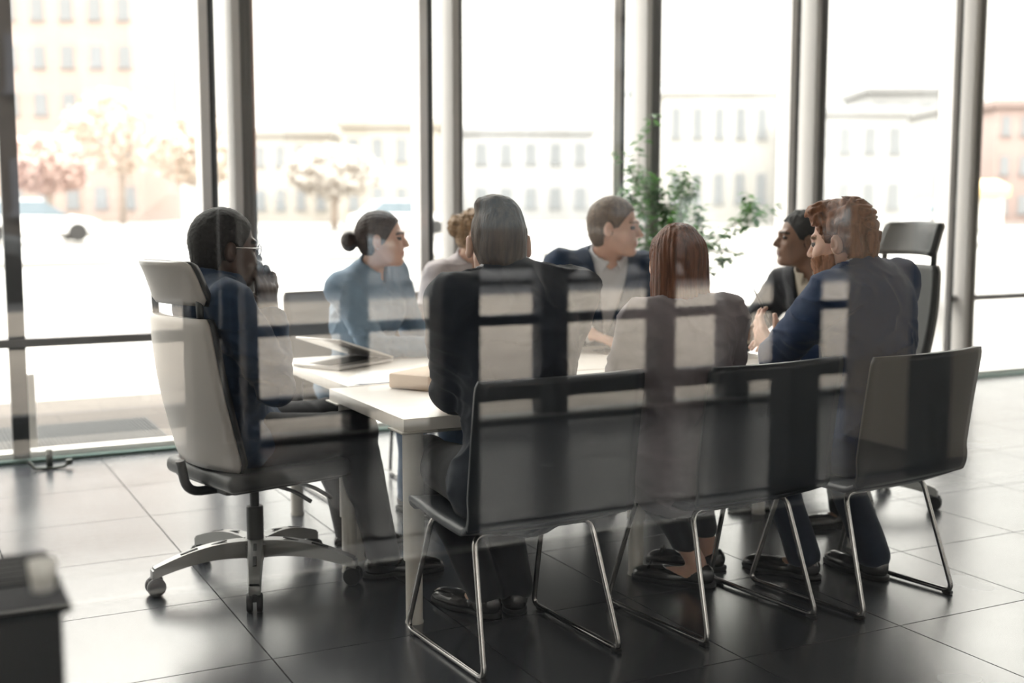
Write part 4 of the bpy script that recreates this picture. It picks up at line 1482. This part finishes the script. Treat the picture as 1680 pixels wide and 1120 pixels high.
p.trousers(C_TROU, 13)
p.shoes(L_BLACK, L_SOLE)

# long haired woman, from behind
p = Person((2.16, 3.08), 92, (2.165, 3.135, 1.120), 74, (2.06, 3.42, .70), (2.30, 3.40, .70),
           'person seen from behind in a mauve shirt with long straight chestnut hair',
           .97, head_pitch=-2, neck=(2.165, 3.08, .995), sh_w=.165, female=True, poleL=(-.35, -.4, -1), poleR=(.5, -.4, -1),
           knee=((2.22, 3.50, .50), (2.44, 3.48, .50)), feet=((2.42, 3.36), (2.57, 3.50)),
           handL=dict(fd=(.6, .7, -.1), pn=(0, 0, -1), curl=.4), handR=dict(fd=(-.6, .7, -.1), pn=(0, 0, -1), curl=.4))
p.footdir = [V3(-.62, .75, 0), V3(-.62, .72, 0)]
p.body(SK_FAIR, LIP, EYE, BROW)
p.hair('long', H_CHEST)
p.shirt(C_MAUVE, 21, .016, amp=.010, untucked=.16, cuff=0)
p.trousers(C_TROU, 22, off_a=.012, up_to=.07)
p.shoes(L_BLACK, L_SOLE, 'flat')

# red haired bearded man
p = Person((2.93, 3.08), 100, (2.835, 3.150, 1.175), 119, (2.83, 3.47, .765), (2.96, 3.50, .750),
           'person in a blue blazer with curly red hair and beard, hands joined',
           1.07, head_pitch=-9, neck=(2.895, 3.095, 1.07), sh_w=.195, shoulder_yaw=106,
           poleL=(-.9, -.1, -.8), poleR=(1, -.2, -.8), knee=((2.80, 3.50, .50), (3.08, 3.50, .50)), feet=((2.81, 3.27), (3.03, 3.16)),
           handL=dict(fd=(-.25, .55, .75), pn=(.8, .1, .3), curl=.55), handR=dict(fd=(-.65, .45, .45), pn=(-.5, -.1, -.75), curl=.60))
p.footdir = [V3(-.45, .9, 0), V3(-.05, 1, 0)]
p.body(SK_FAIR, LIP, EYE, BROW_L)
p.hair('curly', H_RED, beard=hairmat('beard_red', (.26, .115, .055)))
p.shirt(C_WHITE, 31, .002, sleeves=False)
p.jacket(C_BLUE, 32, amp=.010, hem=.12, off=.020)
p.trousers(C_TNAVY, 33)
p.shoes(L_BLACK, L_SOLE)
wt = MB()
wd = nrm(p.WR - p.ER); q0 = p.WR - wd * .02 - p.org
a1 = nrm(np.cross(wd, [0, 0, 1])); a2 = np.cross(a1, wd)
wt.tube([q0 + (a1 * math.cos(t) + a2 * math.sin(t)) * .034 for t in np.linspace(0, math.tau, 24, endpoint=False)], .006, 8, closed=True, flat=1.6)
wt.lathe([(.015, 0), (.017, .003), (.015, .008)], q0 + a2 * .036, 20, axis=a2)
wt.build('wristwatch', L_BLACK, p.root, smooth=True)

# dark skinned man at the right end
p = Person((3.72, 4.06), 186, (3.485, 4.125, 1.150), 157, (3.34, 3.86, .73), (3.27, 4.19, .745),
           'person in dark suit and beige shirt, face in profile, beside the red haired one',
           1.03, head_pitch=3, neck=(3.565, 4.09, 1.015), sh_w=.185, shoulder_yaw=196,
           poleL=(.3, -1, -.6), poleR=(.2, 1, -.7), knee=((3.42, 3.84, .50), (3.40, 4.22, .50)), feet=((3.42, 3.74), (3.36, 4.10)),
           handL=dict(fd=(-.8, .1, .2), pn=(0, .5, -.9), curl=.4), handR=dict(fd=(-.75, -.35, .35), pn=(-.1, -.6, -.5), curl=.65))
p.footdir = [V3(-.95, .15, 0), V3(-.95, .1, 0)]
p.body(SK_BROWN, LIP_D, EYE, BROW)
p.hair('fade', H_BLACK)
p.shirt(C_BEIGE, 41, .003, sleeves=False)
p.jacket(C_DARK, 42, amp=.008, off=.019, deep=.34)
p.trousers(C_TROU, 43)
p.shoes(L_BLACK, L_SOLE)
pn_ = MB().tube([(0, 0, 0), (.05, 0, .10), (.068, 0, .136)], [.0045, .0045, .0015], 8)
PEN = (2.86, 3.53, .86)
mesh_thing('pen', pn_, M_PLAST, 'dark pen held upright between the hands over the near table', 'pen', org=PEN, rz=math.radians(150))

# navy blazer man on the far side
p = Person((2.95, 4.98), 262, (2.945, 4.745, 1.195), 317, (3.17, 4.56, .72), (2.73, 4.60, .735),
           'person in a navy blazer and open white shirt, one hand on the tablet',
           1.13, head_pitch=-3, neck=(2.945, 4.83, 1.055), sh_w=.185, shoulder_yaw=258,
           poleL=(.8, .4, -.8), poleR=(-.8, .4, -.8), jaw=1.08,
           handL=dict(fd=(-.4, -.8, -.1), pn=(0, 0, -1), curl=.35), handR=dict(fd=(.55, -.7, -.25), pn=(.1, -.2, -1), curl=.45))
p.body(SK_WARM, LIP, EYE, BROW_L)
p.hair('cropped', H_SAND)
p.shirt(C_WHITE, 51, .003, sleeves=False)
p.jacket(C_NAVY, 52, amp=.008, off=.022, deep=.36)
p.trousers(C_TNAVY, 53)
p.shoes(L_BLACK, L_SOLE)

# woman with the dark bun
p = Person((1.86, 5.20), 298, (1.905, 4.965, 1.150), 332, (2.20, 4.93, .69), (2.08, 4.80, .69),
           'person in a pale blue shirt with dark bun, leaning on the far table',
           1.02, head_pitch=0, neck=(1.865, 5.03, 1.01), sh_w=.165, shoulder_yaw=300, female=True,
           poleL=(.3, .8, -.9), poleR=(-.9, -.1, -.9),
           handL=dict(fd=(.9, -.2, -.05), pn=(0, 0, -1), curl=.3), handR=dict(fd=(.95, .15, -.05), pn=(0, 0, -1), curl=.35))
p.body(SK_WARM, LIP, EYE, BROW)
p.hair('bun', H_DARK)
p.shirt(C_SKY, 61, .018, amp=.009, untucked=.13)
p.trousers(C_JEANS, 62, off_a=.012)
p.shoes(L_BLACK, L_SOLE, 'flat')
er = MB().lathe([(.001, -.004), (.004, 0), (.001, .004)], p.hc + p.R @ V3(.083, -.012, -.036) * 1.02 - p.org, 10)
er.build('earring', mat('pearl', (.8, .78, .74), .2), p.root, smooth=True)

# blonde woman
p = Person((2.42, 5.42), 285, (2.475, 5.20, 1.160), 325, (2.52, 4.95, .69), (2.30, 4.93, .69),
           'person with wavy blonde pinned up hair, mostly hidden behind the charcoal suit',
           1.0, head_pitch=-4, neck=(2.435, 5.27, 1.02), sh_w=.165, female=True, shoulder_yaw=285,
           poleL=(1, .5, -.8), poleR=(-1, .5, -.8))
p.body(SK_FAIR, LIP, EYE, BROW_L, h=.0055)
p.hair('updo', H_BLOND)
p.shirt(C_LILAC, 71, .014)
p.trousers(C_TROU, 72, off_a=.012)
p.shoes(L_BLACK, L_SOLE, 'flat')

# man in denim at the left end
p = Person((1.06, 4.12), 2, (1.02, 4.115, 1.150), 4, (1.165, 4.17, .935), (1.150, 4.06, .930),
           'person in a denim shirt and glasses with hands raised to the chin',
           1.10, head_pitch=-4, neck=(.955, 4.105, 1.035), sh_w=.185,
           poleL=(-.25, .8, -1), poleR=(-.25, -.8, -1), knee=((1.42, 4.27, .52), (1.42, 3.98, .52)), feet=((1.50, 4.28), (1.50, 3.95)),
           handL=dict(fd=(-.05, -.25, 1), pn=(-.4, -.7, .0), curl=.45), handR=dict(fd=(-.08, .25, 1), pn=(-.4, .7, .0), curl=.35))
p.footdir = [V3(1, .1, 0), V3(1, -.1, 0)]
p.body(SK_DARK, LIP_D, EYE, H_BLACK)
p.hair('cropped', H_BLACK)
p.shirt(C_DENIM, 81, .014, amp=.011, untucked=.10)
p.trousers(C_TROU, 82)
p.shoes(L_BLACK, L_SOLE)
gl = MB()
for x in (-.031, .031):
    ring = [p.hc + p.R @ (V3(x + .024 * math.cos(t), .098 - abs(x + .024 * math.cos(t)) * .15, .003 + .017 * math.sin(t)) * 1.1) - p.org for t in np.linspace(0, math.tau, 20, endpoint=False)]
    gl.tube(ring, .0020, 6, closed=True)
for x in (-1, 1):
    gl.tube([p.hc + p.R @ (V3(x * .056, .090, .008) * 1.1) - p.org, p.hc + p.R @ (V3(x * .080, .0, .008) * 1.1) - p.org, p.hc + p.R @ (V3(x * .078, -.02, -.004) * 1.1) - p.org], .0022, 6)
gl.tube([p.hc + p.R @ (V3(-.008, .098, .008) * 1.1) - p.org, p.hc + p.R @ (V3(.008, .098, .008) * 1.1) - p.org], .002, 6)
gl.build('glasses', M_CHROME, p.root, smooth=True)
